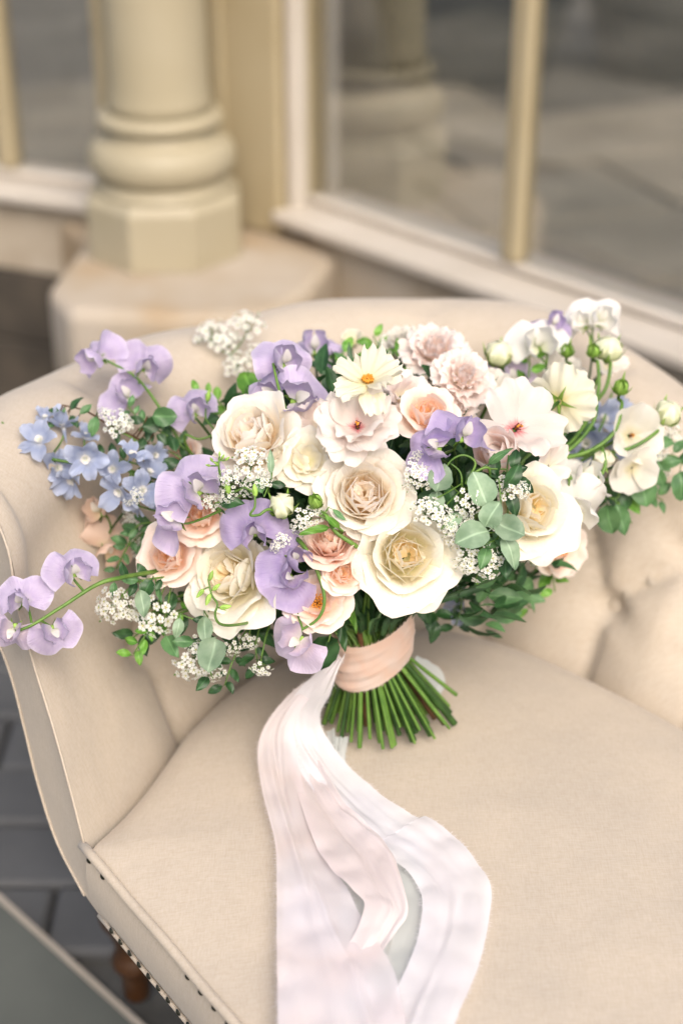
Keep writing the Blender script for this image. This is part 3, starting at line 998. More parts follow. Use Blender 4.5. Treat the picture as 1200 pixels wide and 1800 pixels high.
# ------------------------------------------------------------------ sepals and calyx
def sepal_mesh(seed=0, L=1.0, w=0.16, curl=40):
    return cached(("sepal", seed, w, curl), lambda: petal("sepal", M['sepal'], 1.0, w, 80, 60, 60 - curl, 0.5, 0.5, 0.97, 1.0, 0.9, 0.02, 4, 0, 0, 0.1, 0.6, seed, 5, 7))

def ring(root, name, me, n, Mx, s, tilt=0.0, phase=0.0, jit=0.12, seed=0, sc=0.06, meshes=None):
    r = np.random.default_rng(seed)
    for k in range(n):
        a = phase + k * 2 * math.pi / n + r.normal(0, jit)
        m_ = me if meshes is None else meshes[k % len(meshes)]
        part(name, m_, root, Mx @ rotz(a) @ rotx(0) @ tiltm(tilt + r.normal(0, jit * 0.5)) @ scl(s * (1 + r.normal(0, sc))))

def tiltm(a):
    """tip a petal (that grows along +x) up by a"""
    m = np.eye(4)
    m[0, 0] = m[2, 2] = math.cos(a)
    m[0, 2], m[2, 0] = -math.sin(a), math.sin(a)
    return m

# ------------------------------------------------------------------ roses
def rose(name, label, px, py, r_px, style, tx=None, ty=None, roll=0.0, d=None, seed=0, group=None, lift=0.0, outer=None):
    d = dome(px, py, lift) if d is None else d
    ax = face(px, py, tx, ty)
    r_px = r_px * (1.14 if name == 'spray_rose' else 1.05)
    s = r_px / F * d
    c = at(px, py, d)
    base = c - ax * s * 0.55
    root, f = start(name, label, "rose" if 'rose' in name else "flower", base, group or FLOWERS)
    Mx = frame(base, ax, roll=roll)
    add_stem(root, base, ax, f, 0.0021, stem_mat(seed), 0.05)
    r = np.random.default_rng(100 + seed)
    for li, (n, mat, kw, sc) in enumerate(style):
        ms = [cached((id(style), li, q), lambda q=q: petal("petal", M[mat], seed=li * 10 + q, **kw)) for q in range(3)]
        ph = r.uniform(0, 6.28)
        if li == 0 and outer:
            n = len(outer)
        for k in range(n):
            a = ph + k * 2 * math.pi / n + r.normal(0, 0.14) if not (li == 0 and outer) else math.radians(outer[k]) - roll
            t_ = r.normal(0, 0.05)
            if 'z0' in kw:
                a += r.normal(0, .22)
            part("petal", ms[(k + li) % 3], root, Mx @ rotz(a) @ tiltm(t_) @ scl(s * sc * (1 + r.normal(0, 0.05))))
    return root, Mx, s

def heart(root, Mx, s, mat, n=16, R=0.34, seed=0, h=0.52, L=0.34):
    """the crumpled quartered heart of a garden rose: short folded petals at odd angles"""
    r = np.random.default_rng(seed + 500)
    ms = [cached(("heart", mat, q), lambda q=q: petal("heart_petal", M[mat], L, [0.5, 0.42, 0.6, 0.46][q], 30, 56, [104, 84, 120, 70][q], 0.5, [0.28, 0.24, 0.34, 0.5][q], 0.26, 2.2, 0.5, 0.06, 7, 0, 0.03, 0.0, 0.7, 60 + q, 11, 9)) for q in range(4)]
    for k in range(n):
        rad = R * math.sqrt((k + 0.5) / n)
        th = k * GOLD + r.normal(0, 0.3)
        Pm = Mx @ scl(s) @ trans((rad * math.cos(th), rad * math.sin(th), h - 0.12 * (rad / R) ** 2 + r.normal(0, 0.02))) @ rotz(th + r.normal(0, 0.9)) @ tiltm(r.normal(0.0, 0.12))
        part("petal", ms[k % 4], root, Pm @ scl(1.0 + r.normal(0, 0.08) - 0.12 * (1 - rad / R)))

ROSE_CUP = [     # wide open cup of a garden rose
    (5, 'rose_white', dict(L=1.12, w=0.62, a0=5, a1=38, a2=-18, vm=.62, rho=1.3, tip=.22, te=2.6, ruf=.03, rk=6, roll=.10, r0=.06), 1.0),
    (5, 'rose_white', dict(L=1.10, w=0.60, a0=10, a1=58, a2=22, vm=.62, rho=.95, tip=.22, te=2.6, ruf=.028, rk=6, roll=.05, r0=.05), .97),
    (6, 'rose_white', dict(L=1.06, w=0.55, a0=18, a1=72, a2=60, vm=.6, rho=.72, tip=.22, te=2.6, ruf=.022, rk=5, r0=.05), .92),
    (8, 'rose_white', dict(L=.66, w=0.62, a0=58, a1=86, a2=100, vm=.5, rho=.80, tip=.2, te=2.6, ruf=.035, rk=5, r0=.34, z0=.22, nu=17), .94),
    (8, 'rose_heart', dict(L=.56, w=0.62, a0=50, a1=84, a2=112, vm=.5, rho=.66, tip=.34, te=2.4, ruf=.05, rk=6, r0=.22, z0=.32, nu=19), .92),
    (7, 'rose_heart', dict(L=.48, w=0.62, a0=40, a1=80, a2=116, vm=.5, rho=.5, tip=.34, te=2.2, ruf=.07, rk=6, r0=.10, z0=.40, nu=19), .92),
]
ROSE_POINT = [   # a rose whose outer petals are rolled back to points
    (3, 'rose_cream', dict(L=1.34, w=0.62, a0=4, a1=34, a2=-30, vm=.6, rho=1.5, tip=.40, te=1.35, ruf=.022, rk=4, roll=.40, r0=.06, nu=17, nv=13), 1.0),
    (5, 'rose_cream', dict(L=1.16, w=0.62, a0=8, a1=50, a2=0, vm=.62, rho=1.15, tip=.32, te=1.6, ruf=.02, rk=4, roll=.28, r0=.06, nu=15), .98),
    (5, 'rose_cream', dict(L=1.10, w=0.58, a0=16, a1=68, a2=44, vm=.6, rho=.85, tip=.27, te=1.8, ruf=.02, rk=4, roll=.16, r0=.05), .94),
    (7, 'rose_cream', dict(L=.70, w=0.62, a0=56, a1=84, a2=92, vm=.5, rho=.85, tip=.34, te=1.9, ruf=.02, rk=4, roll=.06, r0=.36, z0=.20, nu=17), .94),
    (7, 'rose_cream', dict(L=.62, w=0.62, a0=54, a1=86, a2=104, vm=.5, rho=.70, tip=.34, te=2.0, ruf=.03, rk=5, r0=.25, z0=.28, nu=19), .92),
    (7, 'rose_gold', dict(L=.52, w=0.62, a0=48, a1=84, a2=112, vm=.5, rho=.56, tip=.34, te=2.2, ruf=.05, rk=6, r0=.15, z0=.36, nu=19), .92),
]
def recol(style, outer, inner):
    return [(n, inner if m.endswith(('heart', 'gold')) else outer, kw, sc) for n, m, kw, sc in style]
ROSE_SPRAY = recol(ROSE_CUP[:2] + ROSE_CUP[3:], 'blush', 'blush_heart')
ROSE_DUSKY = recol(ROSE_CUP, 'dusky', 'blush_heart')
ROSE_FLAT = [    # small open rose that shows its stamens
    (6, 'blush', dict(L=1.12, w=0.58, a0=2, a1=24, a2=-10, vm=.6, rho=1.4, tip=.25, te=2.4, ruf=.035, rk=6, roll=.06, r0=.05), 1.0),
    (6, 'blush', dict(L=.98, w=0.54, a0=8, a1=42, a2=26, vm=.6, rho=.9, tip=.25, te=2.4, ruf=.035, rk=6, r0=.05), 1.0),
    (6, 'blush', dict(L=.72, w=0.48, a0=14, a1=60, a2=66, vm=.6, rho=.55, tip=.25, te=2.4, ruf=.035, rk=6, r0=.08), 1.0),
]
RUFFLE = [       # loosely ruffled double flower
    (7, 'pale_pink', dict(L=1.1, w=0.52, a0=2, a1=22, a2=-12, vm=.55, rho=1.6, tip=.2, te=3, ruf=.075, rk=9, r0=.04), 1.0),
    (7, 'pale_pink', dict(L=1.0, w=0.5, a0=14, a1=46, a2=16, vm=.55, rho=1.1, tip=.2, te=3, ruf=.085, rk=9, r0=.04), 1.0),
    (7, 'pale_pink', dict(L=.9, w=0.46, a0=30, a1=66, a2=52, vm=.55, rho=.8, tip=.2, te=3, ruf=.085, rk=9, r0=.04), 1.0),
    (6, 'pale_pink', dict(L=.8, w=0.4, a0=55, a1=84, a2=84, vm=.55, rho=.5, tip=.2, te=3, ruf=.085, rk=9, r0=.03), 1.0),
]
BALL = [         # closed ranunculus bud: petals that lap over one another
    (4, 'bud', dict(L=1.75, w=0.48, a0=4, a1=92, a2=168, vm=.52, rho=.50, tip=.16, te=2.4, base=.5, ruf=.008, rk=4, r0=.0), 1.0),
    (3, 'bud', dict(L=1.72, w=0.44, a0=8, a1=94, a2=164, vm=.5, rho=.46, tip=.16, te=2.4, base=.5, ruf=.008, rk=4, r0=.0), .93),
]
CUPBUD = recol([
    (5, 'x', dict(L=1.5, w=0.5, a0=0, a1=78, a2=96, vm=.55, rho=.6, tip=.2, te=2.4, base=.45, ruf=.015, rk=4, r0=.02), 1.0),
    (4, 'x', dict(L=1.5, w=0.46, a0=10, a1=88, a2=106, vm=.55, rho=.48, tip=.2, te=2.4, base=.45, ruf=.015, rk=4, r0=.02), .88),
    (4, 'x', dict(L=1.45, w=0.4, a0=20, a1=94, a2=112, vm=.55, rho=.36, tip=.2, te=2.4, base=.45, ruf=.015, rk=4, r0=.02), .72)], 'blush', 'blush')
CUPBUD_CREAM = recol(CUPBUD, 'cream_open', 'cream_open')
SEMI = recol(ROSE_FLAT, 'rose_cream', 'rose_cream')
ROSE_FULL = ROSE_CUP

def stamens(root, Mx, s, n=26, mat='anther', R=0.2, h=0.3, rad=0.035, seed=1):
    r = np.random.default_rng(seed)
    mb = MB()
    for k in range(n):
        th = k * GOLD; q = R * math.sqrt((k + .5) / n)
        tip_ = np.array([q * math.cos(th) * 1.1, q * math.sin(th) * 1.1, h * (0.8 + 0.3 * r.random())])
        mb.tube([np.array([q * .4 * math.cos(th), q * .4 * math.sin(th), 0.02]), tip_], 0.010, 4, 0)
        mb.tube([tip_ + np.array([0, 0, -rad]), tip_, tip_ + np.array([0, 0, rad])], [rad * .5, rad, rad * .5], 5, 0)
    part("stamens", mb.build("stamens", M[mat]), root, Mx @ scl(s), kind="stuff")

GR = "garden roses in the bouquet"
q = rose("garden_rose", "large white garden rose with a pale peach heart, facing out at the bouquet's centre", 640, 868, 77, ROSE_FULL, 0.02, 0.20, 0.3, seed=1, group=GR)
heart(*q, 'rose_heart', 9, 0.17, 1)
q = rose("garden_rose", "cream garden rose with pointed petals and a golden heart, just above the ribbon band", 714, 975, 82, ROSE_POINT, 0.12, 0.10, 2.2, seed=2, group=GR, outer=[-103, -62, -17, -160])
heart(*q, 'rose_gold', 9, 0.17, 2)
q = rose("garden_rose", "rounded white garden rose turned to the upper left, beside the tall lilac sweet peas", 440, 758, 76, ROSE_FULL, -0.42, 0.62, 0.9, seed=3, group=GR, lift=.006)
heart(*q, 'rose_heart', 9, 0.17, 3)
q = rose("garden_rose", "white garden rose seen from its side with drooping outer petals, above the lower left leaves", 400, 1008, 82, ROSE_POINT, -0.62, 0.34, 1.2, seed=4, group=GR, lift=-.004, outer=[-139, -84, -40, 5])
heart(*q, 'rose_gold', 8, 0.17, 4)
q = rose("garden_rose", "pale cream rose turned to the right, beside the grey green leaves", 938, 893, 76, ROSE_POINT, 0.42, 0.18, 4.0, seed=5, group=GR, outer=[-30, -75, -120])
heart(*q, 'rose_gold', 8, 0.17, 5)

GS = "small pink spray roses in the bouquet"
q = rose("spray_rose", "blush pink spray rose low on the left, under two lilac blooms", 294, 975, 50, ROSE_SPRAY, -0.25, 0.15, 0.5, seed=6, group=GS, lift=.01)
heart(*q, 'blush_heart', 7, 0.16, 6)
q = rose("spray_rose", "blush spray rose half hidden behind a pale lilac bloom, above the side-facing white rose", 352, 905, 44, ROSE_SPRAY, -0.15, 0.3, 1.5, seed=7, group=GS)
heart(*q, 'blush_heart', 7, 0.16, 7)
q = rose("spray_rose", "dusky pink many petalled spray rose tucked under the big central white rose", 580, 950, 48, ROSE_DUSKY, -0.10, 0.65, 0.2, seed=8, group=GS, lift=-.004)
heart(*q, 'dusky', 8, 0.16, 8)
q = rose("spray_rose", "open peach pink spray rose with orange stamens, left of the ribbon band", 556, 1052, 50, ROSE_FLAT, -0.12, 0.45, 0.7, seed=9, group=GS, lift=.004)
stamens(q[0], q[1], q[2], 30, 'anther', .22, .3)
q = rose("spray_rose", "small creamy peach spray rose between the dusky rose and the open peach one", 604, 1006, 34, ROSE_SPRAY, 0.3, 0.2, 0.7, seed=10, group=GS)
q = rose("spray_rose", "cupped blush rosebud above the dark leaves right of centre", 872, 795, 50, recol(CUPBUD, 'pale_pink', 'pale_pink'), -0.3, 0.45, 0.3, seed=11, group=GS)
q = rose("spray_rose", "cream and blush rose behind the dark lilac bloom, left of the two ruffled flowers", 752, 722, 48, ROSE_SPRAY, 0.1, 0.5, 0.3, seed=12, group=GS)
q = rose("spray_rose", "drooping pale pink rose hanging at the lower right against the buttoned back", 1000, 972, 44, ROSE_FLAT, 0.75, -0.35, 0.3, d=1.40, seed=13, group=GS)
stamens(q[0], q[1], q[2], 20, 'anther', .2, .3)
q = rose("spray_rose", "cream flower with loosely opened petals left of the big central rose", 540, 805, 46, recol(SEMI, 'rose_cream', 'rose_cream'), 0.0, 0.2, 0.3, seed=14, group=GS)
q = rose("spray_rose", "half hidden cream rosebud below the small white clusters at lower left", 285, 1072, 34, CUPBUD_CREAM, -0.4, -0.3, 0.3, seed=15, group=GS)
q = rose("spray_rose", "blurred peach spray rose on the far left of the flowers behind the blue spires", 318, 792, 30, ROSE_SPRAY, -0.4, 0.5, .3, d=1.40, seed=16, group=GS)

GD = "ruffled pale pink flowers in the bouquet"
rose("ruffled_flower", "ruffled pale pink double flower highest at the top of the bouquet", 765, 606, 54, RUFFLE, 0.05, 0.7, 0.3, d=1.385, seed=17, group=GD)
rose("ruffled_flower", "ruffled pale pink double flower just below and right of the topmost one", 818, 655, 50, RUFFLE, 0.25, 0.5, 0.9, d=1.335, seed=18, group=GD)
rose("ruffled_flower", "blurred white ruffled flower at the top beside the pink one", 706, 598, 40, recol(RUFFLE, 'white_open', 'white_open'), -.1, 0.8, 0.9, d=1.43, seed=19, group=GD)
rose("ruffled_flower", "small cream ruffled flower below the two pink ones, beside the dark lilac bloom", 800, 712, 40, recol(RUFFLE, 'pale_pink', 'pale_pink'), .15, 0.5, 2.0, d=1.33, seed=20, group=GD)

# ------------------------------------------------------------------ single open flowers
def open_flower(name, label, px, py, r_px, mat, n=7, tx=None, ty=None, cup=(6, 22, 4), w=.5, ruf=.05, rk=7, notch=.03, d=None, lift=0.0, seed=0, center=None, double=False, group=None, roll=0., back=False, tip=.2, L=1.05):
    d = dome(px, py, lift) if d is None else d
    ax = face(px, py, tx, ty)
    if back:
        ax = norm(FWD * .75 + RIGHT * .5 + UP * .35)
    s = r_px / F * d
    base = at(px, py, d) - ax * s * (0.12 if not back else 0.1)
    root, f = start(name, label, "flower", base, group or FLOWERS)
    Mx = frame(base, ax, roll=roll)
    add_stem(root, base - ax * .001, ax, f, 0.0017, stem_mat(seed + 1), 0.045 if not back else .02)
    r = np.random.default_rng(seed + 40)
    for li in range(2 if double else 1):
        ms = [cached(("open", mat, cup, w, ruf, li, q, tip), lambda q=q: petal("petal", M[mat], L * (1 - .18 * li), w, cup[0] + 14 * li, cup[1] + 18 * li, cup[2] + 14 * li, .55, 1.5, tip, 2.6, .22, ruf, rk, 0, notch, .05, .8, 200 + q + 10 * li, 15, 11, fold=.03)) for q in range(4)]
        for k in range(n - li):
            part("petal", ms[k % 4], root, Mx @ rotz(k * 6.2832 / (n - li) + r.normal(0, .16) + li * .5) @ tiltm(r.normal(0, .2) + .08 * (k % 2)) @ scl(s * (1 + r.normal(0, .1)), s * (1 + r.normal(0, .12)), s))
    if center == 'gold':
        mb = MB()
        for k in range(40):
            th = k * GOLD; q = .17 * math.sqrt((k + .5) / 40)
            b = np.array([q * math.cos(th), q * math.sin(th), .08])
            mb.tube([b, b + np.array([0, 0, .07 + .03 * r.random()])], [.018, .024], 5)
        part("centre", mb.build("centre", M['anther']), root, Mx @ scl(s), kind="stuff")
    if center == 'dark':
        stamens(root, Mx, s, 9, 'dark_eye', .07, .22, .022, seed)
        stamens(root, Mx, s, 3, 'anther', .05, .28, .03, seed + 1)
    if center == 'sepals':
        for k in range(5):
            part("sepal", sepal_mesh(2, 1, .15, 10), root, Mx @ trans((0, 0, -.02 * s)) @ rotx(math.pi) @ rotz(k * 1.2566 + .3) @ tiltm(-.85) @ scl(s * .62))
    return root

GP = "flat open flowers in the bouquet"
open_flower("pink_centred_flower", "large open blush flower with a deep pink centre directly above the central rose", 628, 748, 76, 'pink_claw', 6, -0.05, 0.42, (4, 30, 8), .56, .085, 6, .05, seed=1, center='dark', double=True, group=GP, lift=.012)
open_flower("pink_centred_flower", "open blush flower with a pink centre to the right, above the dark leaves", 908, 752, 82, 'pink_claw', 5, 0.30, 0.30, (6, 48, 0), .50, .09, 5, .05, seed=2, center='dark', double=False, group=GP, roll=1.1)
open_flower("cream_flower", "cream open flower with a small orange eye near the top of the bouquet", 646, 666, 62, 'cream_open', 9, 0.05, .85, (4, 16, -12), .40, .10, 9, .08, d=1.243, seed=3, center='gold', group=GP)
open_flower("cream_flower", "cream open flower seen from behind with green sepals, at upper right", 984, 704, 60, 'cream_open', 7, -0.45, -0.25, (4, 24, 10), .48, .05, 7, .05, d=1.33, seed=4, center='sepals', group=GP, back=True).location
open_flower("white_flower", "white open flower with a dark red eye at the far right of the bouquet", 1108, 765, 58, 'white_open', 5, 0.35, 0.0, (6, 40, 20), .6, .03, 4, .02, d=1.38, seed=5, center='dark', group=GP, tip=.3)
open_flower("white_flower", "white open flower below the dark eyed one at the far right", 1112, 825, 46, 'white_open', 5, 0.3, -0.55, (6, 36, 20), .6, .03, 4, .02, d=1.37, seed=6, group=GP, tip=.3)
open_flower("white_flower", "blurred white flower in front of the back, under the upper right buds", 985, 655, 42, 'white_open', 6, 0.1, 0.7, (6, 36, 20), .55, .04, 6, .02, d=1.45, seed=7, group=GP)
open_flower("white_flower", "blurred cream flower at the top among the green buds, left of centre", 618, 606, 28, 'cream_open', 6, 0.0, 0.9, (20, 60, 50), .55, .03, 6, .02, d=1.47, seed=8, group=GP)
open_flower("white_flower", "pale flower peeping out under the cream rose at lower right, out of focus", 872, 1030, 42, 'white_open', 6, .5, -.5, (6, 36, 20), .55, .04, 6, .02, d=1.44, seed=9, group=GP)
open_flower("white_flower", "white flower behind the bud stems on the right side", 1068, 640, 34, 'white_open', 6, 0.2, 0.5, (6, 36, 20), .55, .04, 6, .02, d=1.47, seed=10, group=GP)

open_flower("cream_flower", "loose cream flower behind the pink centred bloom, under the ruffled flowers", 705, 695, 52, 'pale_pink', 6, 0.25, .45, (8, 34, 12), .56, .085, 7, .05, d=1.315, seed=11, group=GP, double=True)
open_flower("cream_flower", "pale cream flower between the rounded white rose and the pink centred bloom", 560, 752, 50, 'pale_pink', 6, -0.2, .2, (8, 36, 14), .56, .085, 7, .05, d=1.285, seed=12, group=GP, double=True)
open_flower("cream_flower", "greenish cream flower tucked between the rounded white rose and the white blossom", 505, 818, 40, 'rose_cream', 5, -.2, -.1, (10, 46, 30), .6, .05, 6, .04, d=1.27, seed=13, group=GP)
open_flower("white_flower", "white flower in the shade behind the right hand pink centred bloom", 862, 690, 46, 'white_open', 6, .0, .6, (8, 36, 14), .56, .07, 7, .05, d=1.37, seed=14, group=GP)
open_flower("white_flower", "small cream flower showing below the right pink centred bloom, above the cream rose", 965, 818, 40, 'pale_pink', 5, .3, .2, (8, 36, 14), .6, .08, 7, .05, d=1.31, seed=15, group=GP)

# ------------------------------------------------------------------ round green and white buds
def bud(label, px, py, r_px, tx, ty, d, seed, mat='bud', sepal_n=5, group="round buds in the bouquet", green=False, via=None, sep_len=1.5):
    r_px *= 1.3
    ax = face(px, py, tx, ty)
    s = r_px / F * d
    base = at(px, py, d) - ax * s * 0.9
    root, f = start("flower_bud", label, "bud", base, group)
    Mx = frame(base, ax, roll=seed * .7)
    if via is None:
        add_stem(root, base, ax, f, 0.0015, M['stem'], 0.06)
    else:
        pts = [base, base - ax * .006] + [at(*v) for v in via]
        p = cr(np.array(pts), 6)
        tail = stem_path(pts[-1], norm(pts[-2] - pts[-1]), f, .04)
        mb = MB(); pp = np.vstack([p[:-1], tail])
        mb.tube(pp, np.linspace(.0014, .0024, len(pp)), 7, 0, True, 1)
        part("stem", mb.build("stem", [M['stem'], M['cut']]), root)
    r = np.random.default_rng(seed + 900)
    if not green:
        for li, (n, m_, kw, sc) in enumerate(BALL):
            ms = [cached(("ball", mat, li, q), lambda q=q: petal("petal", M[mat], seed=li * 10 + q, **kw)) for q in range(3)]
            for k in range(n):
                part("petal", ms[k % 3], root, Mx @ rotz(k * 6.2832 / n + li * .6 + r.normal(0, .1)) @ scl(s * sc * 1.05))
    else:
        for k in range(5):
            ms = cached(("greenbud", k % 2), lambda: petal("sepal", M['sepal'], 1.9, .34, 10, 84, 132, .5, .42, .6, 1.4, .5, .01, 4, 0, 0, .0, .8, 70 + k, 9, 11))
            part("sepal", ms, root, Mx @ rotz(k * 1.2566 + .2) @ scl(s))
    for k in range(sepal_n):
        sm_ = cached(("budsepal", k % 2, sep_len), lambda: petal("sepal", M['sepal'], sep_len, .17, -10 if not green else 20, 66, 72, .55, .6, .95, 1.1, .9, .01, 4, 0, 0, .02, .6, 80 + k, 5, 9))
        part("sepal", sm_, root, Mx @ rotz(k * 6.2832 / sepal_n + .5) @ scl(s * 1.06))
    return root

bud("creamy green ranunculus bud open at the tip, left of the big central rose", 495, 884, 25, 0.0, 0.55, dome(495, 884, .012), 1)
bud("pointed closed green bud touching the left rim of the central rose", 553, 879, 15, -0.35, 0.75, dome(553, 879, .012), 2, green=True, sepal_n=3, via=[(575, 908, 1.243), (590, 935, 1.246), (628, 962, 1.25), (650, 985, 1.30)])
bud("white ball shaped bud with green sepals at the upper right, on an upright stem", 878, 613, 27, 0.1, 1.1, 1.42, 3, via=[(886, 650, 1.42), (892, 680, 1.41)])
bud("fat green striped bud, highest of the buds on long curved stems at right", 1070, 604, 27, 0.05, 1.0, 1.41, 4, via=[(1072, 640, 1.41), (1060, 690, 1.40), (1010, 740, 1.39), (960, 800, 1.36)])
bud("creamy green bud standing out alone at the right edge", 1178, 719, 26, 0.35, 0.8, 1.38, 5, via=[(1150, 762, 1.38), (1100, 790, 1.375), (1020, 800, 1.37), (950, 808, 1.35)])
for k, (lb, px, py, r_, tx, ty, d, via) in enumerate([
    ("small green bud left of the fat striped bud", 996, 614, 14, -.1, 1.0, 1.42, [(1004, 645, 1.42), (1005, 690, 1.41), (980, 740, 1.39)]),
    ("small green bud leaning against the fat striped bud", 1042, 614, 14, -.2, .9, 1.40, [(1050, 640, 1.40), (1048, 700, 1.39), (1010, 770, 1.37), (960, 806, 1.35)]),
    ("narrow green bud below the fat striped one on a curved stem", 1033, 678, 13, -.3, .9, 1.375, [(1047, 706, 1.375), (1040, 745, 1.37), (1000, 790, 1.36), (950, 808, 1.35)]),
    ("green bud with a leafy collar at the right, over the dark eyed white flower", 1091, 678, 16, .05, 1.0, 1.37, [(1092, 712, 1.37), (1078, 760, 1.365), (1030, 795, 1.36), (950, 812, 1.35)]),
]):
    bud(lb, px, py, r_, tx, ty, d, 10 + k, green=True, sepal_n=3, via=via, sep_len=2.0)
bud("thin drooping pale green bud at the right, hanging from a hooked stem", 1062, 812, 20, .1, -.8, 1.345, 20, mat='cream_open', sepal_n=4, via=[(1058, 790, 1.345), (1062, 822, 1.34), (1035, 856, 1.335), (1005, 843, 1.335), (980, 806, 1.34), (955, 780, 1.35)])
# ------------------------------------------------------------------ sweet peas
def sp_standard(mat, seed):
    """the broad upright petal: a ruffled two lobed fan, in the xy plane, facing +z"""
    r = np.random.default_rng(300 + seed)
    nu, nv = 29, 11
    U, V = np.meshgrid(np.linspace(-1, 1, nu), np.linspace(0, 1, nv))
    th = U * math.radians(118)
    ph = r.uniform(0, 6.28, 4)
    R_ = (1.0 - .17 * np.exp(-(U / .10) ** 2)) * (1 - .22 * np.abs(U) ** 3) * (1 + .035 * np.sin(U * 7 + ph[0]) + .02 * np.sin(U * 15 + ph[1]))
    rad = (0.05 + .95 * V) * R_
    x = rad * np.sin(th) * 1.06
    y = rad * np.cos(th) * .98
    z = -.38 * V ** 2 * np.cos(th * .5) + .24 * V ** 2 * np.sin(U * 4.2 + ph[2]) + .11 * V ** 3 * np.sin(U * 9 + ph[3]) + .035 * V ** 4 * np.sin(U * 21 + ph[0]) - .12 * np.exp(-(U / .12) ** 2) * V
    z = z + .26 * np.abs(U) ** 2 * V * r.uniform(.3, 1.5) * np.sign(r.uniform(-.35, 1))
    for q in range(5):
        z = z + .045 * V * np.sin(U * r.uniform(2, 8) + V * r.uniform(-8, 8) + r.uniform(0, 6.28))
    mb = MB(); mb.grid(np.stack([x, y, z], -1), np.stack([U, V, np.full_like(U, r.uniform(0, 50))], -1))
    return mb.build("standard_petal", M[mat])

def sp_wing(mat, seed, side):
    r = np.random.default_rng(400 + seed)
    me = petal("wing_petal", M[mat], 1.06, .60, -14, 34, 74, .55, .62, .24, 2.4, .3, .085, 6, 0, 0, .05, .8, 400 + seed, 11, 9)
    return me

def floret(parent, px, py, r_px, d, mat, tx, ty, roll, seed, anchor=None, keelmat='sweet_white', ped=True):
    ax = norm(-FWD + RIGHT * tx + UP * ty)
    s = r_px / F * d
    c = at(px, py, d)
    Mx = frame(c, ax, roll=roll)
    Mb = Mx @ trans((0, -.35 * s, -.12 * s))
    # the keel and the green cup are the floret's own mesh
    key = ("keel", seed % 3, keelmat)
    def keel():
        mb = MB()
        nu, nv = 9, 8
        U, V = np.meshgrid(np.linspace(-1, 1, nu), np.linspace(0, 1, nv))
        w = .17 * np.sin(V * math.pi * .92 + .12) ** .7
        mb.grid(np.stack([U * w, -.10 * V + .42 * V * V - .12 * np.abs(U) ** .5 * 0, .10 + .55 * V - .22 * (1 - np.abs(U) ** 2) * 0 - .0 + .18 * np.abs(U) ** 2 * (1 - V)], -1),
                np.stack([U, V * .5, U * 0 + seed], -1), mi=0)
        # cup and five points
        mb.lathe([(.045, -.30), (.10, -.24), (.13, -.14), (.135, -.04)], 12, np.eye(4), 1)
        for k in range(5):
            a = k * 1.2566 + .3
            b0 = np.array([math.cos(a - .5) * .13, math.sin(a - .5) * .13, -.05]); b1 = np.array([math.cos(a + .5) * .13, math.sin(a + .5) * .13, -.05])
            mid = np.array([math.cos(a) * .27, math.sin(a) * .27, .02]); tip_ = np.array([math.cos(a) * .40, math.sin(a) * .40, -.10 - .05 * (k % 2)])
            mb.add([b0, b1, mid + np.cross(mid, [0, 0, 1]) * .14, tip_, mid - np.cross(mid, [0, 0, 1]) * .14], [(0, 1, 2, 3, 4)], [(1, .3, 0)] * 5, 1)
        return mb.build("floret", [M[keelmat], M['sepal']])
    fl = part("floret", cached(key, keel), parent, Mb @ scl(s))
    r = np.random.default_rng(seed)
    part("standard_petal", cached(("std", mat, seed % 7), lambda: sp_standard(mat, seed % 7)), fl, Mb @ rotx(r.uniform(-.25, .15)) @ scl(s * r.uniform(1.1, 1.25)))
    for sd in (-1, 1):
        me = cached(("wing", mat, (seed + (sd > 0)) % 4), lambda: sp_wing(mat, (seed + (sd > 0)) % 4, sd))
        # wings lean forward and to the side
        spread = r.uniform(.2, .75)
        L_ = Mb @ rotz(math.pi / 2 - sd * (1.0 + spread * .6)) @ tiltm(.95 - spread * .55) @ scl(s * 1.0)
        part("wing_petal", me, fl, L_)
    if ped and anchor is not None:
        b = (Mb @ np.array([0, 0, -.28 * s, 1]))[:3]
        mb = MB()
        p = bez(b, b - ax * .35 * s + np.array([0, 0, -.002]), (b + anchor) / 2 - ax * .2 * s, anchor, 8)
        mb.tube(p, np.linspace(.0009, .0011, len(p)), 6)
        part("pedicel", mb.build("pedicel", M['stem']), parent)
    return fl

SPG = "sweet pea sprays in the bouquet"
def spray(label, path, florets, mat, rad=.0016, name="sweet_pea", group=SPG, cat="sweet pea", sm='stem', keelmat='sweet_white', endr=.001):
    pts = [at(*p) for p in path]
    p = cr(np.array(pts), 8) if len(pts) > 2 else np.array([pts[0] + (pts[-1] - pts[0]) * f for f in np.linspace(0, 1, 6)])
    root, f = start(name, label, cat, p[-1], group)
    tail = stem_path(p[-1], norm(p[-2] - p[-1]), f, .04)
    mb = MB(); pp = np.vstack([p[:-1], tail])
    mb.tube(pp, np.r_[np.linspace(endr, rad, len(p) - 1), np.linspace(rad, rad * 1.3, len(tail))], 7, 0, True, 1)
    part("stem", mb.build("stem", [M[sm if len(florets) > 2 else 'stem_dark'], M['cut']]), root)
    for k, fl in enumerate(florets):
        px, py, r_px, tx, ty, roll = fl[:6]
        m_ = fl[6] if len(fl) > 6 else mat
        d = fl[7] if len(fl) > 7 else path[0][2]
        c = at(px, py, d)
        j = np.argmin(np.linalg.norm(p - (c - np.array([0, 0, .012])), axis=1))
        floret(root, px, py, r_px, d, m_, tx, ty, roll, int(px * 7 + py * 3) % 97, p[j], keelmat)
    return root

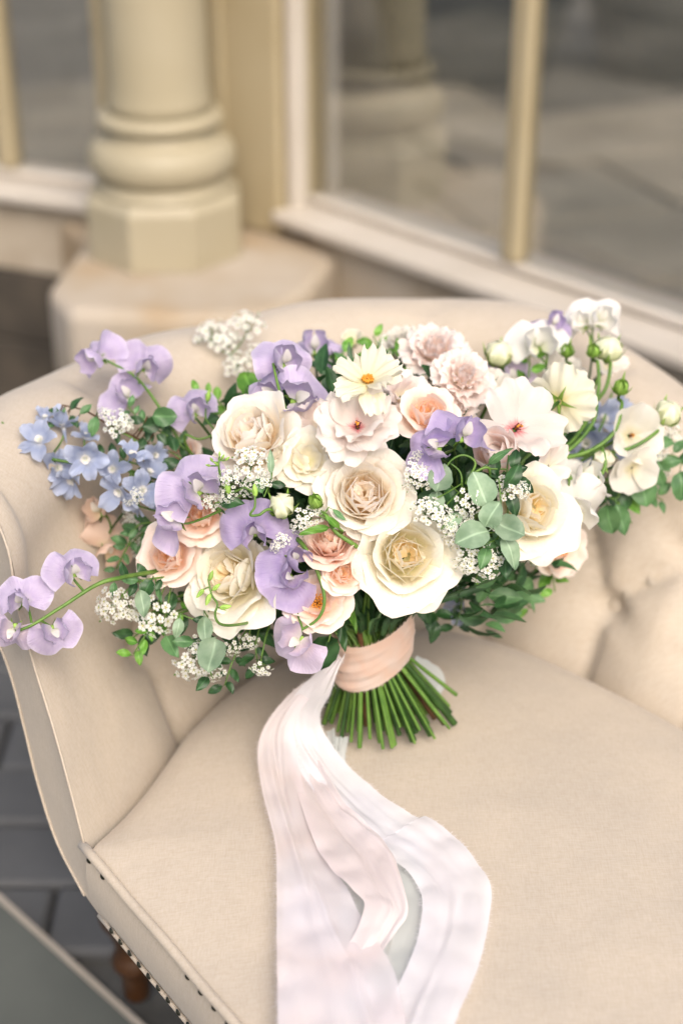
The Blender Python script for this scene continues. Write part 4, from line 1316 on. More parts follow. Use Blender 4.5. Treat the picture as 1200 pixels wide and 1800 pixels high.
d_ = 1.39
spray("lilac sweet pea spray standing out highest on the left, three blooms against the pale back",
      [(185, 632, d_), (240, 664, d_), (283, 720, d_ - .01), (330, 800, 1.38)],
      [(165, 618, 46, -.5, -.15, .45), (258, 632, 46, .3, -.1, -.25), (214, 690, 44, .1, .5, .9)], 'lilac')
spray("single lilac sweet pea bloom left of the rounded white rose",
      [(345, 735, 1.36), (372, 770, 1.37), (420, 850, 1.38)], [(336, 712, 44, .2, .1, .5)], 'lilac')
spray("large pale lilac sweet pea pair in front of the blush roses at left",
      [(390, 897, 1.262), (415, 918, 1.262), (465, 940, 1.285), (520, 985, 1.33)],
      [(335, 846, 62, .25, .12, .7, 'lilac', 1.250), (294, 908, 56, -.3, .25, 1.3, 'lilac', 1.262)], 'lilac')
spray("lilac sweet pea bloom facing out above the side-facing white rose",
      [(450, 942, 1.262), (480, 965, 1.28), (520, 1010, 1.33)], [(445, 920, 52, .0, -.15, .15, 'lilac_deep', 1.252)], 'lilac_deep')
spray("deep lilac and mauve sweet pea spray on a hooked stem beside the open peach rose",
      [(522, 1112, 1.255), (560, 1086, 1.252), (570, 1050, 1.25), (556, 1000, 1.25), (530, 955, 1.255), (505, 940, 1.29)],
      [(505, 975, 48, .45, .2, .8, 'lilac_deep', 1.25), (498, 1025, 50, .2, .3, 2.3, 'lilac_deep', 1.25), (515, 1138, 52, -.25, .1, 2.45, 'mauve', 1.25)], 'lilac_deep', .0021)
d_ = 1.225
spray("long arching lilac sweet pea spray reaching out over the left arm at lower left",
      [(8, 1112, d_), (50, 1102, d_), (110, 1066, d_ + .005), (170, 1028, d_ + .015), (215, 1015, d_ + .03), (300, 1000, 1.33)],
      [(126, 992, 48, .4, .1, .3), (38, 1043, 46, -.1, .05, .1), (22, 1118, 44, -.1, -.2, 2.9, 'mauve'), (101, 1118, 42, .3, -.1, -2.7)], 'lilac', .0021)
spray("tall lilac sweet pea spray standing over the rounded white rose, three blooms",
      [(480, 640, 1.30), (492, 690, 1.29), (512, 745, 1.285), (530, 790, 1.30), (570, 900, 1.34)],
      [(497, 622, 50, .35, .3, .1, 'lilac', 1.31), (470, 684, 48, -.4, .1, .9, 'lilac', 1.315), (542, 702, 64, .15, .2, -1.5, 'lilac', 1.292)], 'lilac', .0022)
spray("blurred lilac sweet pea bloom at the top, behind the tall lilac spray",
      [(553, 622, 1.43), (560, 680, 1.42), (580, 780, 1.40)], [(552, 600, 46, .1, .5, .0, 'lilac', 1.43), (580, 628, 36, .5, .1, -.9, 'lilac', 1.44)], 'lilac')
spray("dark lilac sweet pea pair with folded petals in the shade right of the central rose",
      [(798, 790, 1.285), (800, 820, 1.30), (780, 880, 1.33)],
      [(816, 750, 54, .35, .35, -.25, 'lilac_deep', 1.235), (750, 784, 54, -.05, .3, 1.4, 'lilac_deep', 1.232)], 'lilac_deep')
spray("very pale lilac sweet pea bloom beneath the white ball shaped bud",
      [(896, 690, 1.42), (890, 760, 1.40), (870, 830, 1.38)], [(895, 655, 44, .1, .3, .1, 'mauve', 1.43)], 'mauve')
spray("white sweet pea spray with one purple bloom, highest at the upper right",
      [(960, 640, 1.42), (955, 720, 1.41), (930, 800, 1.38)], [(944, 592, 52, .0, .2, .2, 'sweet_white', 1.42), (974, 562, 34, .3, .6, -.4, 'lilac_deep', 1.44)], 'sweet_white')
spray("pure white sweet pea pair highest of all at the right, against the pale sill",
      [(1042, 602, 1.46), (1030, 680, 1.44), (980, 780, 1.40)], [(1022, 560, 38, -.4, .3, .4, 'sweet_white', 1.46), (1054, 552, 44, .3, .2, -.2, 'sweet_white', 1.46)], 'sweet_white')
spray("white sweet pea blooms at the right beside the cream rose, over the dark oval leaves",
      [(1000, 846, 1.33), (985, 820, 1.34), (950, 830, 1.37)], [(1008, 880, 60, .2, -.2, .1, 'sweet_white', 1.325), (1030, 826, 52, .25, .3, -.4, 'sweet_white', 1.345), (985, 812, 34, -.1, .5, .2, 'sweet_white', 1.37)], 'sweet_white')
spray("peach cream sweet pea spray on the left below the blue spires",
      [(196, 930, 1.39), (215, 905, 1.385), (250, 870, 1.38), (320, 860, 1.38)], [(172, 888, 42, -.4, .3, .5, 'sweet_blush', 1.39), (196, 955, 44, .3, -.3, -.6, 'sweet_blush', 1.39)], 'sweet_blush')

# ------------------------------------------------------------------ delphinium: blue stars along a stem
def star(parent, px, py, r_px, d, tx, ty, roll, seed, anchor):
    ax = norm(-FWD + RIGHT * tx + UP * ty)
    s = r_px / F * d * np.random.default_rng(seed + 3).uniform(.78, 1.1)
    ax = norm(ax + np.random.default_rng(seed + 4).normal(0, .28, 3))
    Mx = frame(at(px, py, d), ax, roll=roll)
    def eye():
        mb = MB()
        for k in range(4):
            a = k * 1.57 + .4
            U, V = np.meshgrid(np.linspace(-1, 1, 5), np.linspace(0, 1, 5))
            w = .14 * np.sin(V * 2.6 + .3)
            rad = .05 + .17 * V
            X = rad * math.cos(a) - U * w * math.sin(a); Y = rad * math.sin(a) + U * w * math.cos(a)
            mb.grid(np.stack([X, Y, .06 + .26 * V - .1 * V * V + .05 * U * U], -1), np.stack([U, V, U * 0 + k], -1), mi=0)
        mb.tube(bez(np.array([0, 0, .0]), np.array([0, .05, -.3]), np.array([0, .1, -.5]), np.array([0, .28, -.75]), 7), np.linspace(.13, .03, 7), 7, 1)
        return mb.build("floret", [M['sweet_white'], M['blue']])
    fl = part("floret", cached(("eye", seed % 2), eye), parent, Mx @ scl(s))
    ms = [cached(("starpetal", q), lambda q=q: petal("petal", M['blue'], 1.1, [.40, .31, .36, .43][q], 8, [34, 10, 22, 44][q], [-20, 6, -30, 10][q], .5, .6, .34, 2.0, .24, .07, 5, 0, [0, .08, 0, .05][q], .06, .8, 500 + q, 11, 9, fold=.07)) for q in range(4)]
    r = np.random.default_rng(seed + 60)
    for k in range(5):
        part("petal", ms[(k + seed) % 4], fl, Mx @ rotz(k * 1.2566 + r.normal(0, .12)) @ tiltm(r.normal(.14, .26)) @ scl(s * r.uniform(.9, 1.12)))
    b = (Mx @ np.array([0, 0, -.1 * s, 1]))[:3]
    mb = MB(); mb.tube(bez(b, b - ax * .5 * s, (b + anchor) / 2 - ax * .2 * s, anchor, 7), .0008, 6)
    part("pedicel", mb.build("pedicel", M['stem']), parent)

def delphinium(label, path, stars):
    pts = cr(np.array([at(*p) for p in path]), 8)
    root, f = start("delphinium", label, "delphinium", pts[-1], "blue delphinium spires in the bouquet")
    tail = stem_path(pts[-1], norm(pts[-2] - pts[-1]), f, .04)
    mb = MB(); pp = np.vstack([pts[:-1], tail])
    mb.tube(pp, np.r_[np.linspace(.001, .0017, len(pts) - 1), np.linspace(.0017, .0022, len(tail))], 7, 0, True, 1)
    part("stem", mb.build("stem", [M['stem'], M['cut']]), root)
    for k, st in enumerate(stars):
        px, py, r_, tx, ty, d = st
        c = at(px, py, d)
        j = np.argmin(np.linalg.norm(pts - c + (c - pts[len(pts) // 2]) * 0, axis=1))
        star(root, px, py, r_, d, tx, ty, k * 1.3, k + int(px), pts[j])
    return root

delphinium("blue delphinium spire reaching furthest out over the left arm",
           [(4, 742, 1.345), (30, 775, 1.345), (70, 800, 1.345), (120, 812, 1.345), (200, 820, 1.36), (300, 850, 1.38)],
           [(70, 775, 38, -.1, .25, 1.33), (150, 806, 42, .15, .0, 1.325), (44, 810, 34, -.5, -.7, 1.345), (112, 752, 32, .2, .9, 1.36), (100, 822, 36, .0, -.7, 1.35), (12, 772, 34, -.6, .2, 1.35), (128, 842, 34, -.2, -.8, 1.34), (80, 735, 24, 0, 1.0, 1.36), (22, 815, 26, -.6, -.5, 1.36), (150, 768, 32, .4, .7, 1.36)])
delphinium("blue delphinium spire nearest the lilac pair on the left",
           [(200, 800, 1.34), (235, 835, 1.34), (270, 850, 1.35), (330, 880, 1.37)],
           [(232, 802, 36, .1, .4, 1.325), (212, 862, 36, -.35, -.3, 1.325), (250, 862, 34, .3, -.2, 1.33), (200, 825, 32, -.5, .2, 1.34), (262, 832, 34, .4, .4, 1.34), (240, 885, 28, -.1, -.8, 1.34), (272, 800, 28, .3, .7, 1.36), (275, 870, 30, .3, -.5, 1.35)])
delphinium("blurred blue delphinium spire behind the curved bud stems at right",
           [(1075, 690, 1.45), (1050, 760, 1.43), (990, 820, 1.40), (950, 850, 1.38)],
           [(1058, 740, 40, .2, .4, 1.44), (1030, 780, 40, .0, .0, 1.42), (1075, 785, 38, .4, -.1, 1.43), (1000, 760, 36, -.2, .4, 1.42), (1045, 815, 36, .1, -.3, 1.41), (985, 815, 34, -.1, .0, 1.40), (1085, 720, 30, .4, .6, 1.45)])
delphinium("single dark blue bloom hanging below the bouquet at lower right",
           [(812, 1048, 1.40), (800, 1010, 1.39), (770, 980, 1.38)], [(812, 1070, 32, .1, -.9, 1.405), (800, 1040, 26, .3, -.6, 1.41)])

# ------------------------------------------------------------------ leaves and sprigs
def leaf_mesh(mat, kind, v):
    """kind: round, oval, slim; a folded, slightly twisted blade along +x, seen from +z"""
    def mk():
        r = np.random.default_rng(700 + v)
        nu, nv = 7, 10
        U, V = np.meshgrid(np.linspace(-1, 1, nu), np.linspace(0, 1, nv))
        if kind == 'round':
            w = .40 * np.sin(math.pi * np.clip(V, 0, 1) ** .85) ** .55
        elif kind == 'oval':
            w = .27 * np.sin(math.pi * V ** .8) ** .75
        else:
            w = .15 * np.sin(math.pi * V ** .75) ** .8
        w = w * (1 + .04 * np.sin(V * 23 + r.uniform(0, 6)))
        x = V - .5
        y = U * w
        z = .5 * np.abs(U) * w * r.uniform(.3, .8) - r.uniform(.1, .45) * (V - .5) ** 2 * r.choice([1, 1, -1]) + .05 * np.sin(V * 6 + U * 2 + r.uniform(0, 6)) + r.uniform(-.3, .3) * U * w * (V - .5)
        mb = MB(); mb.grid(np.stack([x, y, z], -1), np.stack([U, V, U * 0 + v], -1))
        # short stalk
        mb.tube(np.array([[-.72, 0, -.04], [-.6, 0, -.02], [-.49, 0, float(z[0, nu // 2])]]), [.018, .016, .014], 5)
        return mb.build("leaf", M[mat])
    return cached(("leaf", mat, kind, v), mk)

def place_leaf(parent, px, py, L_px, ang, d, mat, kind, v, tilt=None):
    """ang: direction of the tip in the picture, degrees anticlockwise from right"""
    r = np.random.default_rng(int(px * 13 + py * 7))
    s = L_px / F * d
    a = math.radians(ang)
    tipdir = RIGHT * math.cos(a) + UP * math.sin(a) - FWD * r.uniform(-.25, .35)
    nz = norm(-FWD + RIGHT * r.uniform(-.45, .45) + UP * r.uniform(-.2, .6)) if tilt is None else norm(-FWD + RIGHT * tilt[0] + UP * tilt[1])
    x = norm(tipdir - nz * np.dot(tipdir, nz)); y = np.cross(nz, x)
    m = np.eye(4); m[:3, 0], m[:3, 1], m[:3, 2], m[:3, 3] = x * s, y * s, nz * s, at(px, py, d)
    part("leaf", leaf_mesh(mat, kind, v), parent, m)
    return m[:3, 3] - x * s * .70

LG = "leafy sprigs in the bouquet"
def sprig(label, path, leaves, sm='stem', rad=.0011, auto=None, name="leafy_sprig", cat="sprig", group=LG):
    pts = cr(np.array([at(*p) for p in path]), 8)
    root, f = start(name, label, cat, pts[-1], group)
    tail = stem_path(pts[-1], norm(pts[-2] - pts[-1]), f, .03)
    mb = MB(); pp = np.vstack([pts[:-1], tail])
    mb.tube(pp, np.r_[np.linspace(.0006, rad, len(pts) - 1), np.linspace(rad, rad * 1.5, len(tail))], 6, 0, True, 1)
    r = np.random.default_rng(len(label) * 31 + int(path[0][0]))
    tw = []
    for k, (px, py, L_, ang, d, mat, kind) in enumerate(leaves):
        b = place_leaf(root, px, py, L_, ang, d, mat, kind, (k + int(px)) % 5)
        j = np.argmin(np.linalg.norm(pts - b, axis=1))
        mb.tube(bez(b, b + (pts[j] - b) * .3 + np.array([0, 0, -.002]), b + (pts[j] - b) * .7, pts[j], 6), .0006, 5)
    if auto:
        n, L_, mat, kind = auto
        for k in range(n):
            q = pts[int((k + .5) / n * (len(pts) - 1) * .9)]
            rel = q - CAM; d = np.dot(rel, FWD)
            px = 600 + np.dot(rel, RIGHT) / d * F; py = 900 - np.dot(rel, UP) / d * F
            t_ = pts[min(len(pts) - 1, int((k + .5) / n * (len(pts) - 1)) + 1)] - q
            ang0 = math.degrees(math.atan2(-np.dot(t_, UP), -np.dot(t_, RIGHT)))
            ang = ang0 + (55 if k % 2 else -55) + r.uniform(-18, 18)
            l2 = L_ * r.uniform(.75, 1.15)
            place_leaf(root, px + math.cos(math.radians(ang)) * l2 * .62, py - math.sin(math.radians(ang)) * l2 * .62, l2, ang, d + r.uniform(-.008, .008), mat, kind, k % 5)
    part("stem", mb.build("stem", [M[sm], M['cut']]), root)
    return root

d0 = 1.235
GR_, MD, DK, FR = 'leaf_grey', 'leaf_mid', 'leaf_dark', 'leaf_fresh'
sprig("grey green oval leaves on a sprig in sharp focus, right of the golden rose",
      [(876, 840, d0), (880, 900, d0), (872, 950, d0 + .01), (840, 960, 1.28)],
      [(844, 859, 66, 112, d0, GR_, 'round'), (864, 904, 54, 60, d0 - .008, GR_, 'round'), (829, 942, 66, 200, d0 - .008, GR_, 'round'), (895, 930, 60, -25, d0 - .004, GR_, 'round'),
       (897, 972, 64, -72, d0, GR_, 'oval'), (888, 988, 62, -82, d0 + .012, DK, 'oval'), (850, 981, 46, -108, d0 - .002, MD, 'oval'), (880, 950, 46, -60, d0 + .008, MD, 'oval'), (868, 955, 40, 20, d0 + .012, MD, 'oval')])
sprig("dark green pointed leaves in sharp focus, in front of the cream rose at right",
      [(893, 800, d0 + .01), (890, 840, d0 + .01), (893, 880, d0 + .015), (890, 920, 1.27)],
      [(901, 836, 54, 50, d0, DK, 'oval'), (904, 806, 40, 78, d0 + .004, DK, 'oval'), (878, 801, 52, 28, d0, MD, 'slim'), (869, 815, 40, 100, d0 + .008, DK, 'oval'), (921, 852, 44, -42, d0 + .012, DK, 'oval'),
       (901, 888, 46, -75, d0 + .01, DK, 'oval'), (882, 842, 36, 190, d0 + .015, DK, 'oval'), (866, 826, 34, 120, d0 + .012, DK, 'oval'), (912, 826, 32, 20, d0 + .016, DK, 'oval')])
sprig("two grey green leaves on fine curling stalks just right of the central rose",
      [(788, 812, d0 + .01), (808, 830, d0 + .01), (812, 860, d0 + .015), (815, 920, 1.29)],
      [(773, 841, 56, 74, d0, GR_, 'round'), (766, 880, 40, 80, d0, GR_, 'round'), (798, 913, 46, 40, d0 + .002, GR_, 'oval'), (834, 834, 44, 60, d0 + .025, DK, 'oval'), (792, 880, 52, -80, d0 + .03, DK, 'oval'), (752, 870, 44, 200, d0 + .03, DK, 'oval')])
sprig("grey green leaves hanging lowest at the lower left, over the seat",
      [(372, 1190, 1.285), (362, 1140, 1.285), (370, 1090, 1.29), (420, 1050, 1.32)],
      [(373, 1153, 66, -95, 1.275, GR_, 'round'), (322, 1128, 40, 182, 1.29, MD, 'oval'), (313, 1105, 38, -100, 1.29, GR_, 'oval'), (360, 1108, 52, -86, 1.282, GR_, 'oval'), (380, 1098, 46, -60, 1.29, MD, 'oval'), (345, 1132, 40, 210, 1.30, DK, 'oval'), (404, 1120, 44, -40, 1.30, DK, 'oval')], auto=(6, 34, DK, 'oval'))
sprig("leafy sprig under the blush rose at lower left with upright oval leaves",
      [(215, 1018, 1.29), (250, 1020, 1.29), (290, 1015, 1.30), (350, 1020, 1.34)],
      [(226, 1017, 36, 170, 1.285, MD, 'oval'), (251, 1061, 52, -88, 1.28, GR_, 'oval'), (259, 1034, 34, -120, 1.285, DK, 'round'), (301, 1135, 54, -55, 1.30, MD, 'oval'), (280, 1045, 34, -70, 1.29, MD, 'slim'), (266, 1110, 40, -90, 1.31, DK, 'oval'), (200, 1036, 26, -95, 1.295, MD, 'oval'), (300, 1060, 44, -100, 1.31, DK, 'oval')], auto=(5, 30, DK, 'oval'))
sprig("brown twig of small round leaves above the blue spires on the left",
      [(110, 712, 1.36), (150, 722, 1.36), (190, 745, 1.36), (240, 770, 1.365), (290, 800, 1.37), (340, 850, 1.38)],
      [(165, 750, 38, -105, 1.355, MD, 'oval'), (135, 708, 30, 62, 1.355, DK, 'oval'), (94, 743, 28, 230, 1.36, MD, 'oval'), (94, 721, 20, 175, 1.36, DK, 'oval'), (110, 730, 32, 75, 1.355, MD, 'slim'), (131, 741, 26, -60, 1.355, DK, 'oval'), (152, 720, 28, 50, 1.357, MD, 'oval'), (238, 738, 30, 170, 1.36, DK, 'oval'),
       (290, 732, 44, 0, 1.35, MD, 'round'), (268, 747, 36, 15, 1.355, DK, 'round'), (287, 773, 30, -40, 1.36, DK, 'oval'), (205, 768, 28, -70, 1.36, DK, 'oval'), (250, 782, 30, -100, 1.36, DK, 'oval')], sm='stem_brown', rad=.0014)
sprig("dark oval leaves at the right under the white sweet peas, out of focus",
      [(1110, 920, 1.40), (1080, 880, 1.39), (1040, 860, 1.38), (980, 850, 1.38)],
      [(1070, 913, 54, -86, 1.385, MD, 'round'), (1091, 914, 60, -72, 1.39, MD, 'oval'), (1130, 862, 60, -78, 1.395, MD, 'round'), (1089, 872, 62, -60, 1.40, DK, 'round'), (1168, 777, 40, 0, 1.40, MD, 'oval'), (1060, 870, 46, -110, 1.40, DK, 'oval'), (1108, 885, 50, -50, 1.41, FR, 'oval')])
sprig("blurred leafy twig with white specks at the far right edge",
      [(1215, 830, 1.42), (1180, 800, 1.42), (1130, 820, 1.41), (1050, 850, 1.39)],
      [(1196, 856, 52, -85, 1.40, MD, 'round'), (1180, 812, 40, 10, 1.41, MD, 'oval'), (1160, 842, 40, -70, 1.41, MD, 'oval'), (1205, 800, 40, 40, 1.42, DK, 'oval'), (1145, 808, 36, 200, 1.42, DK, 'oval')], auto=(4, 34, MD, 'oval'))
sprig("dark green broad leaf standing up behind the rounded white rose",
      [(436, 650, 1.39), (440, 700, 1.39), (470, 790, 1.38)], [(436, 676, 56, 95, 1.385, FR, 'round'), (420, 700, 36, 160, 1.39, MD, 'oval')])
sprig("dark rounded leaf hanging beside the mauve bloom, left of the ribbon band",
      [(572, 1150, 1.30), (582, 1110, 1.30), (600, 1060, 1.33)], [(571, 1146, 64, -98, 1.295, DK, 'round'), (602, 1120, 56, -80, 1.30, DK, 'slim'), (618, 1085, 60, -70, 1.31, FR, 'slim')])
sprig("small leaves trailing low at the lower right under the cream rose, blurred",
      [(935, 1070, 1.42), (905, 1050, 1.42), (860, 1040, 1.41), (800, 1000, 1.39)],
      [(911, 1057, 40, 0, 1.415, MD, 'oval'), (935, 1063, 30, -80, 1.415, MD, 'slim'), (852, 1021, 34, 20, 1.41, DK, 'oval'), (875, 1054, 36, -50, 1.41, DK, 'oval'), (918, 1078, 24, 220, 1.42, FR, 'oval'), (890, 1000, 36, -20, 1.43, DK, 'oval'), (960, 1010, 40, -70, 1.44, FR, 'oval'), (835, 1060, 34, -70, 1.41, DK, 'oval')])
sprig("slim upright grey green leaf beside the white clusters left of centre",
      [(478, 800, 1.235), (478, 830, 1.24), (474, 870, 1.27), (520, 920, 1.32)], [(476, 811, 44, 90, 1.232, GR_, 'slim'), (457, 852, 32, 110, 1.24, MD, 'oval'), (490, 852, 28, 0, 1.25, DK, 'oval'), (408, 884, 44, 0, 1.245, DK, 'oval')])
sprig("narrow curved leaves at the foot of the pointed green bud",
      [(560, 905, 1.238), (590, 925, 1.24), (600, 935, 1.25), (640, 985, 1.30)],
      [(552, 932, 56, 195, 1.235, FR, 'slim'), (583, 916, 40, 140, 1.236, FR, 'slim'), (596, 906, 34, -35, 1.236, MD, 'slim')])
for k, (lb, path, n, L_, mat) in enumerate([
    ("dark leafy twig low at lower left, behind the white clusters", [(235, 1120, 1.33), (280, 1090, 1.33), (350, 1060, 1.34), (440, 1040, 1.34)], 9, 38, DK),
    ("dark leafy twig hanging between the white rose and the mauve bloom", [(455, 1175, 1.31), (450, 1130, 1.31), (470, 1080, 1.32), (520, 1050, 1.34)], 10, 36, DK),
    ("dark leafy twig under the golden rose, beside the stems", [(770, 1090, 1.37), (750, 1060, 1.36), (720, 1040, 1.35), (690, 1020, 1.35)], 8, 44, DK),
    ("dark leafy twig in the gap left of the cream rose at right", [(770, 990, 1.33), (800, 980, 1.33), (830, 940, 1.33), (800, 900, 1.33)], 9, 44, DK),
    ("green leafy twig behind the tall lilac spray near the top", [(600, 620, 1.42), (620, 650, 1.41), (600, 700, 1.40), (600, 780, 1.38)], 8, 40, FR),
    ("green leafy twig between the ruffled flowers and the cream one near the top", [(720, 620, 1.41), (700, 660, 1.39), (690, 700, 1.38), (680, 780, 1.36)], 8, 38, FR),
    ("dark leafy twig between the blue spires and the rounded white rose", [(270, 780, 1.37), (310, 800, 1.37), (350, 830, 1.37), (420, 870, 1.37)], 11, 36, DK),
    ("dark leafy twig behind the blush rose on the left", [(225, 960, 1.37), (260, 930, 1.37), (300, 910, 1.36), (380, 930, 1.36)], 9, 36, MD),
    ("dark leafy twig deep behind the dark lilac pair", [(720, 780, 1.34), (760, 800, 1.34), (800, 830, 1.33), (800, 890, 1.33)], 9, 40, DK),
    ("green leafy twig low at the right behind the drooping pink rose", [(975, 1040, 1.43), (965, 990, 1.42), (940, 960, 1.41), (900, 930, 1.39)], 8, 34, FR),
    ("fine leafy twig reaching left under the highest lilac spray", [(225, 715, 1.37), (250, 740, 1.37), (300, 770, 1.37), (380, 830, 1.38)], 10, 24, MD),
    ("fine leafy twig behind the blue spire nearest the lilac pair", [(185, 800, 1.37), (220, 810, 1.37), (280, 830, 1.37), (360, 880, 1.38)], 11, 24, DK),
    ("fine leafy twig below the blue spires beside the peach sweet pea", [(205, 1000, 1.36), (225, 960, 1.36), (250, 920, 1.36), (330, 930, 1.37)], 11, 24, MD),
    ("fresh green twig trailing at lower left above the lowest white blossom", [(235, 1150, 1.31), (262, 1110, 1.31), (310, 1080, 1.32), (420, 1050, 1.35)], 12, 26, FR),
    ("fine dark twig hanging between the lowest white blossom and the mauve bloom", [(395, 1205, 1.31), (410, 1160, 1.31), (440, 1100, 1.32), (520, 1040, 1.35)], 12, 26, DK),
    ("fresh green twig behind the rounded white rose at its upper left", [(345, 690, 1.40), (375, 700, 1.40), (420, 740, 1.39), (500, 820, 1.38)], 9, 28, FR),
    ("fresh green twig at the top between the cream flower and the ruffled pair", [(655, 590, 1.44), (670, 620, 1.43), (690, 680, 1.41), (690, 780, 1.38)], 9, 30, FR),
    ("fresh green twig at upper right under the white sweet peas", [(925, 600, 1.44), (930, 640, 1.43), (920, 700, 1.42), (880, 800, 1.39)], 9, 30, FR),
    ("fine green twig trailing furthest right below the curved bud stems", [(1165, 880, 1.42), (1130, 860, 1.41), (1080, 850, 1.40), (980, 860, 1.38)], 10, 28, MD),
    ("fine leafy twig hanging lowest at right of the ribbon band", [(800, 1100, 1.40), (810, 1060, 1.39), (790, 1020, 1.38), (730, 1000, 1.37)], 11, 28, DK),
    ("green leafy twig at the right between the bud stems", [(1000, 740, 1.40), (980, 780, 1.39), (960, 820, 1.38), (920, 850, 1.37)], 9, 40, DK),
]):
    sprig(lb, path, [], auto=(n, L_, mat, 'oval'))

# ------------------------------------------------------------------ spirea: heads of tiny white flowers
def cluster_mesh(v):
    def mk():
        r = np.random.default_rng(800 + v)
        mb = MB()
        n = 17
        for k in range(n):
            th = k * GOLD; q = math.sqrt((k + .5) / n)
            c = np.array([q * math.cos(th), q * math.sin(th), .55 * (1 - q * q) + r.normal(0, .11)]) * np.array([1.12, 1.12, 1])
            ax = norm(np.array([c[0] * .7, c[1] * .7, .9]) + r.normal(0, .22, 3))
            Fm = frame(c, ax, up=np.array([.3, 1, .1]), roll=r.uniform(0, 6))
            sz = r.uniform(.20, .29)
            for j in range(5):
                a = j * 1.2566
                loc = np.array([(.12, 0, .02), (.6, -.42, .12), (1.02, -.30, .16), (1.02, .30, .16), (.6, .42, .12)]) * sz
                c_, s_ = math.cos(a), math.sin(a)
                loc = np.stack([loc[:, 0] * c_ - loc[:, 1] * s_, loc[:, 0] * s_ + loc[:, 1] * c_, loc[:, 2]], 1)
                loc = loc @ Fm[:3, :3].T + Fm[:3, 3]
                mb.add(loc.tolist(), [(0, 1, 2, 3, 4)], [(0, .1, k), (0, .6, k), (0, 1, k), (0, 1, k), (0, .6, k)], 0)
            e = np.array([(math.cos(t) * .17 * sz, math.sin(t) * .17 * sz,   .08 * sz) for t in np.arange(6) * 1.047] + [(0, 0, .13 * sz)]) @ Fm[:3, :3].T + Fm[:3, 3]
            mb.add(e.tolist(), [(i, (i + 1) % 6, 6) for i in range(6)], None, 1)
            if k % 3 == 0:
                g_ = c * np.array([1.02, 1.02, .9]) + r.normal(0, .12, 3)
                mb.tube(np.array([g_ - ax * .07, g_, g_ + ax * .07]), [.03, .06, .02], 5, 2)
            mb.tube(bez(c - ax * .01, c - ax * .25, np.array([0, 0, -.5]), np.array([0, 0, -.75]), 5), .018, 4, 2)
        return mb.build("blossom_head", [M['spirea'], M['eye'], M['stem']], smooth=False)
    return cached(("cluster", v), mk)

SG = "sprigs of tiny white blossom in the bouquet"
def spirea(label, heads, path, leaves=0):
    pts = cr(np.array([at(*p) for p in path]), 6)
    root, f = start("blossom_sprig", label, "blossom sprig", pts[-1], SG)
    tail = stem_path(pts[-1], norm(pts[-2] - pts[-1]), f, .03)
    mb = MB(); pp = np.vstack([pts[:-1], tail])
    mb.tube(pp, np.r_[np.linspace(.0007, .001, len(pts) - 1), np.linspace(.001, .0013, len(tail))], 6, 0, True, 1)
    for k, (px, py, r_px, tx, ty, d) in enumerate(heads):
        ax = norm(-FWD + RIGHT * tx + UP * ty)
        s = r_px / F * d
        c = at(px, py, d)
        part("blossom_head", cluster_mesh((k + int(px)) % 4), root, frame(c, ax, roll=px) @ scl(s, s * .85, s))
        b = c - ax * .75 * s
        j = np.argmin(np.linalg.norm(pts - b, axis=1))
        mb.tube(bez(b, b - ax * .006, (b + pts[j]) / 2 + np.array([0, 0, -.002]), pts[j], 8), .0007, 5)
    part("stem", mb.build("stem", [M['stem'], M['cut']]), root)

spirea("white blossom head in sharp focus between the two lilac blooms and the rounded white rose",
       [(440, 812, 30, .0, .4, 1.235), (405, 838, 22, -.3, .1, 1.238), (462, 842, 18, .3, 0, 1.24), (400, 872, 18, -.2, -.4, 1.245), (435, 858, 16, 0, -.3, 1.245)], [(425, 850, 1.25), (440, 890, 1.28), (500, 960, 1.33)])
spirea("white blossom head touching the right rim of the central rose",
       [(732, 822, 22, 0, .4, 1.238), (748, 838, 22, .3, .1, 1.236), (724, 848, 20, -.3, -.1, 1.24), (733, 800, 10, 0, .6, 1.236)], [(738, 850, 1.25), (745, 890, 1.29), (730, 960, 1.34)])
spirea("white blossom heads at the upper right rim of the golden rose",
       [(748, 898, 26, 0, .35, 1.225), (775, 905, 20, .3, .1, 1.226)], [(765, 915, 1.25), (790, 930, 1.29), (770, 980, 1.34)])
spirea("white blossom heads below the grey green leaves, right of the golden rose",
       [(818, 888, 28, .0, -.4, 1.238), (800, 940, 28, -.2, -.2, 1.242), (790, 925, 20, -.4, .2, 1.24), (818, 920, 20, .2, .3, 1.245)], [(815, 915, 1.26), (820, 940, 1.29), (780, 990, 1.34)])
spirea("lowest white blossom heads to the right of the golden rose, over dark leaves",
       [(820, 985, 26, -.1, -.4, 1.245), (848, 995, 32, .1, -.5, 1.248), (865, 970, 22, .4, -.2, 1.25)], [(835, 975, 1.27), (815, 990, 1.30), (770, 1010, 1.35)])
spirea("white blossom head beside the dark pointed leaves, over the cream rose at right",
       [(892, 858, 24, .0, .3, 1.242), (918, 862, 16, .4, .2, 1.243)], [(895, 875, 1.26), (885, 920, 1.30), (840, 980, 1.35)])
spirea("white blossom head between the creamy bud and the pointed green one",
       [(543, 912, 24, .1, .0, 1.245), (528, 925, 18, -.3, -.2, 1.248), (556, 895, 14, .3, .4, 1.246)], [(540, 920, 1.26), (560, 945, 1.29), (590, 990, 1.34)])
spirea("white blossom head on the brown twig at upper left",
       [(205, 742, 24, .2, .2, 1.352), (182, 725, 12, -.2, .5, 1.352), (222, 745, 14, .4, .2, 1.355)], [(200, 755, 1.36), (240, 775, 1.365), (320, 840, 1.38)])
spirea("white blossom heads furthest to the lower left, just below the long lilac spray",
       [(196, 1066, 30, -.3, -.2, 1.30), (222, 1062, 26, .2, -.1, 1.305), (234, 1080, 12, .3, -.4, 1.31)], [(215, 1045, 1.30), (250, 1020, 1.31), (340, 1010, 1.35)])
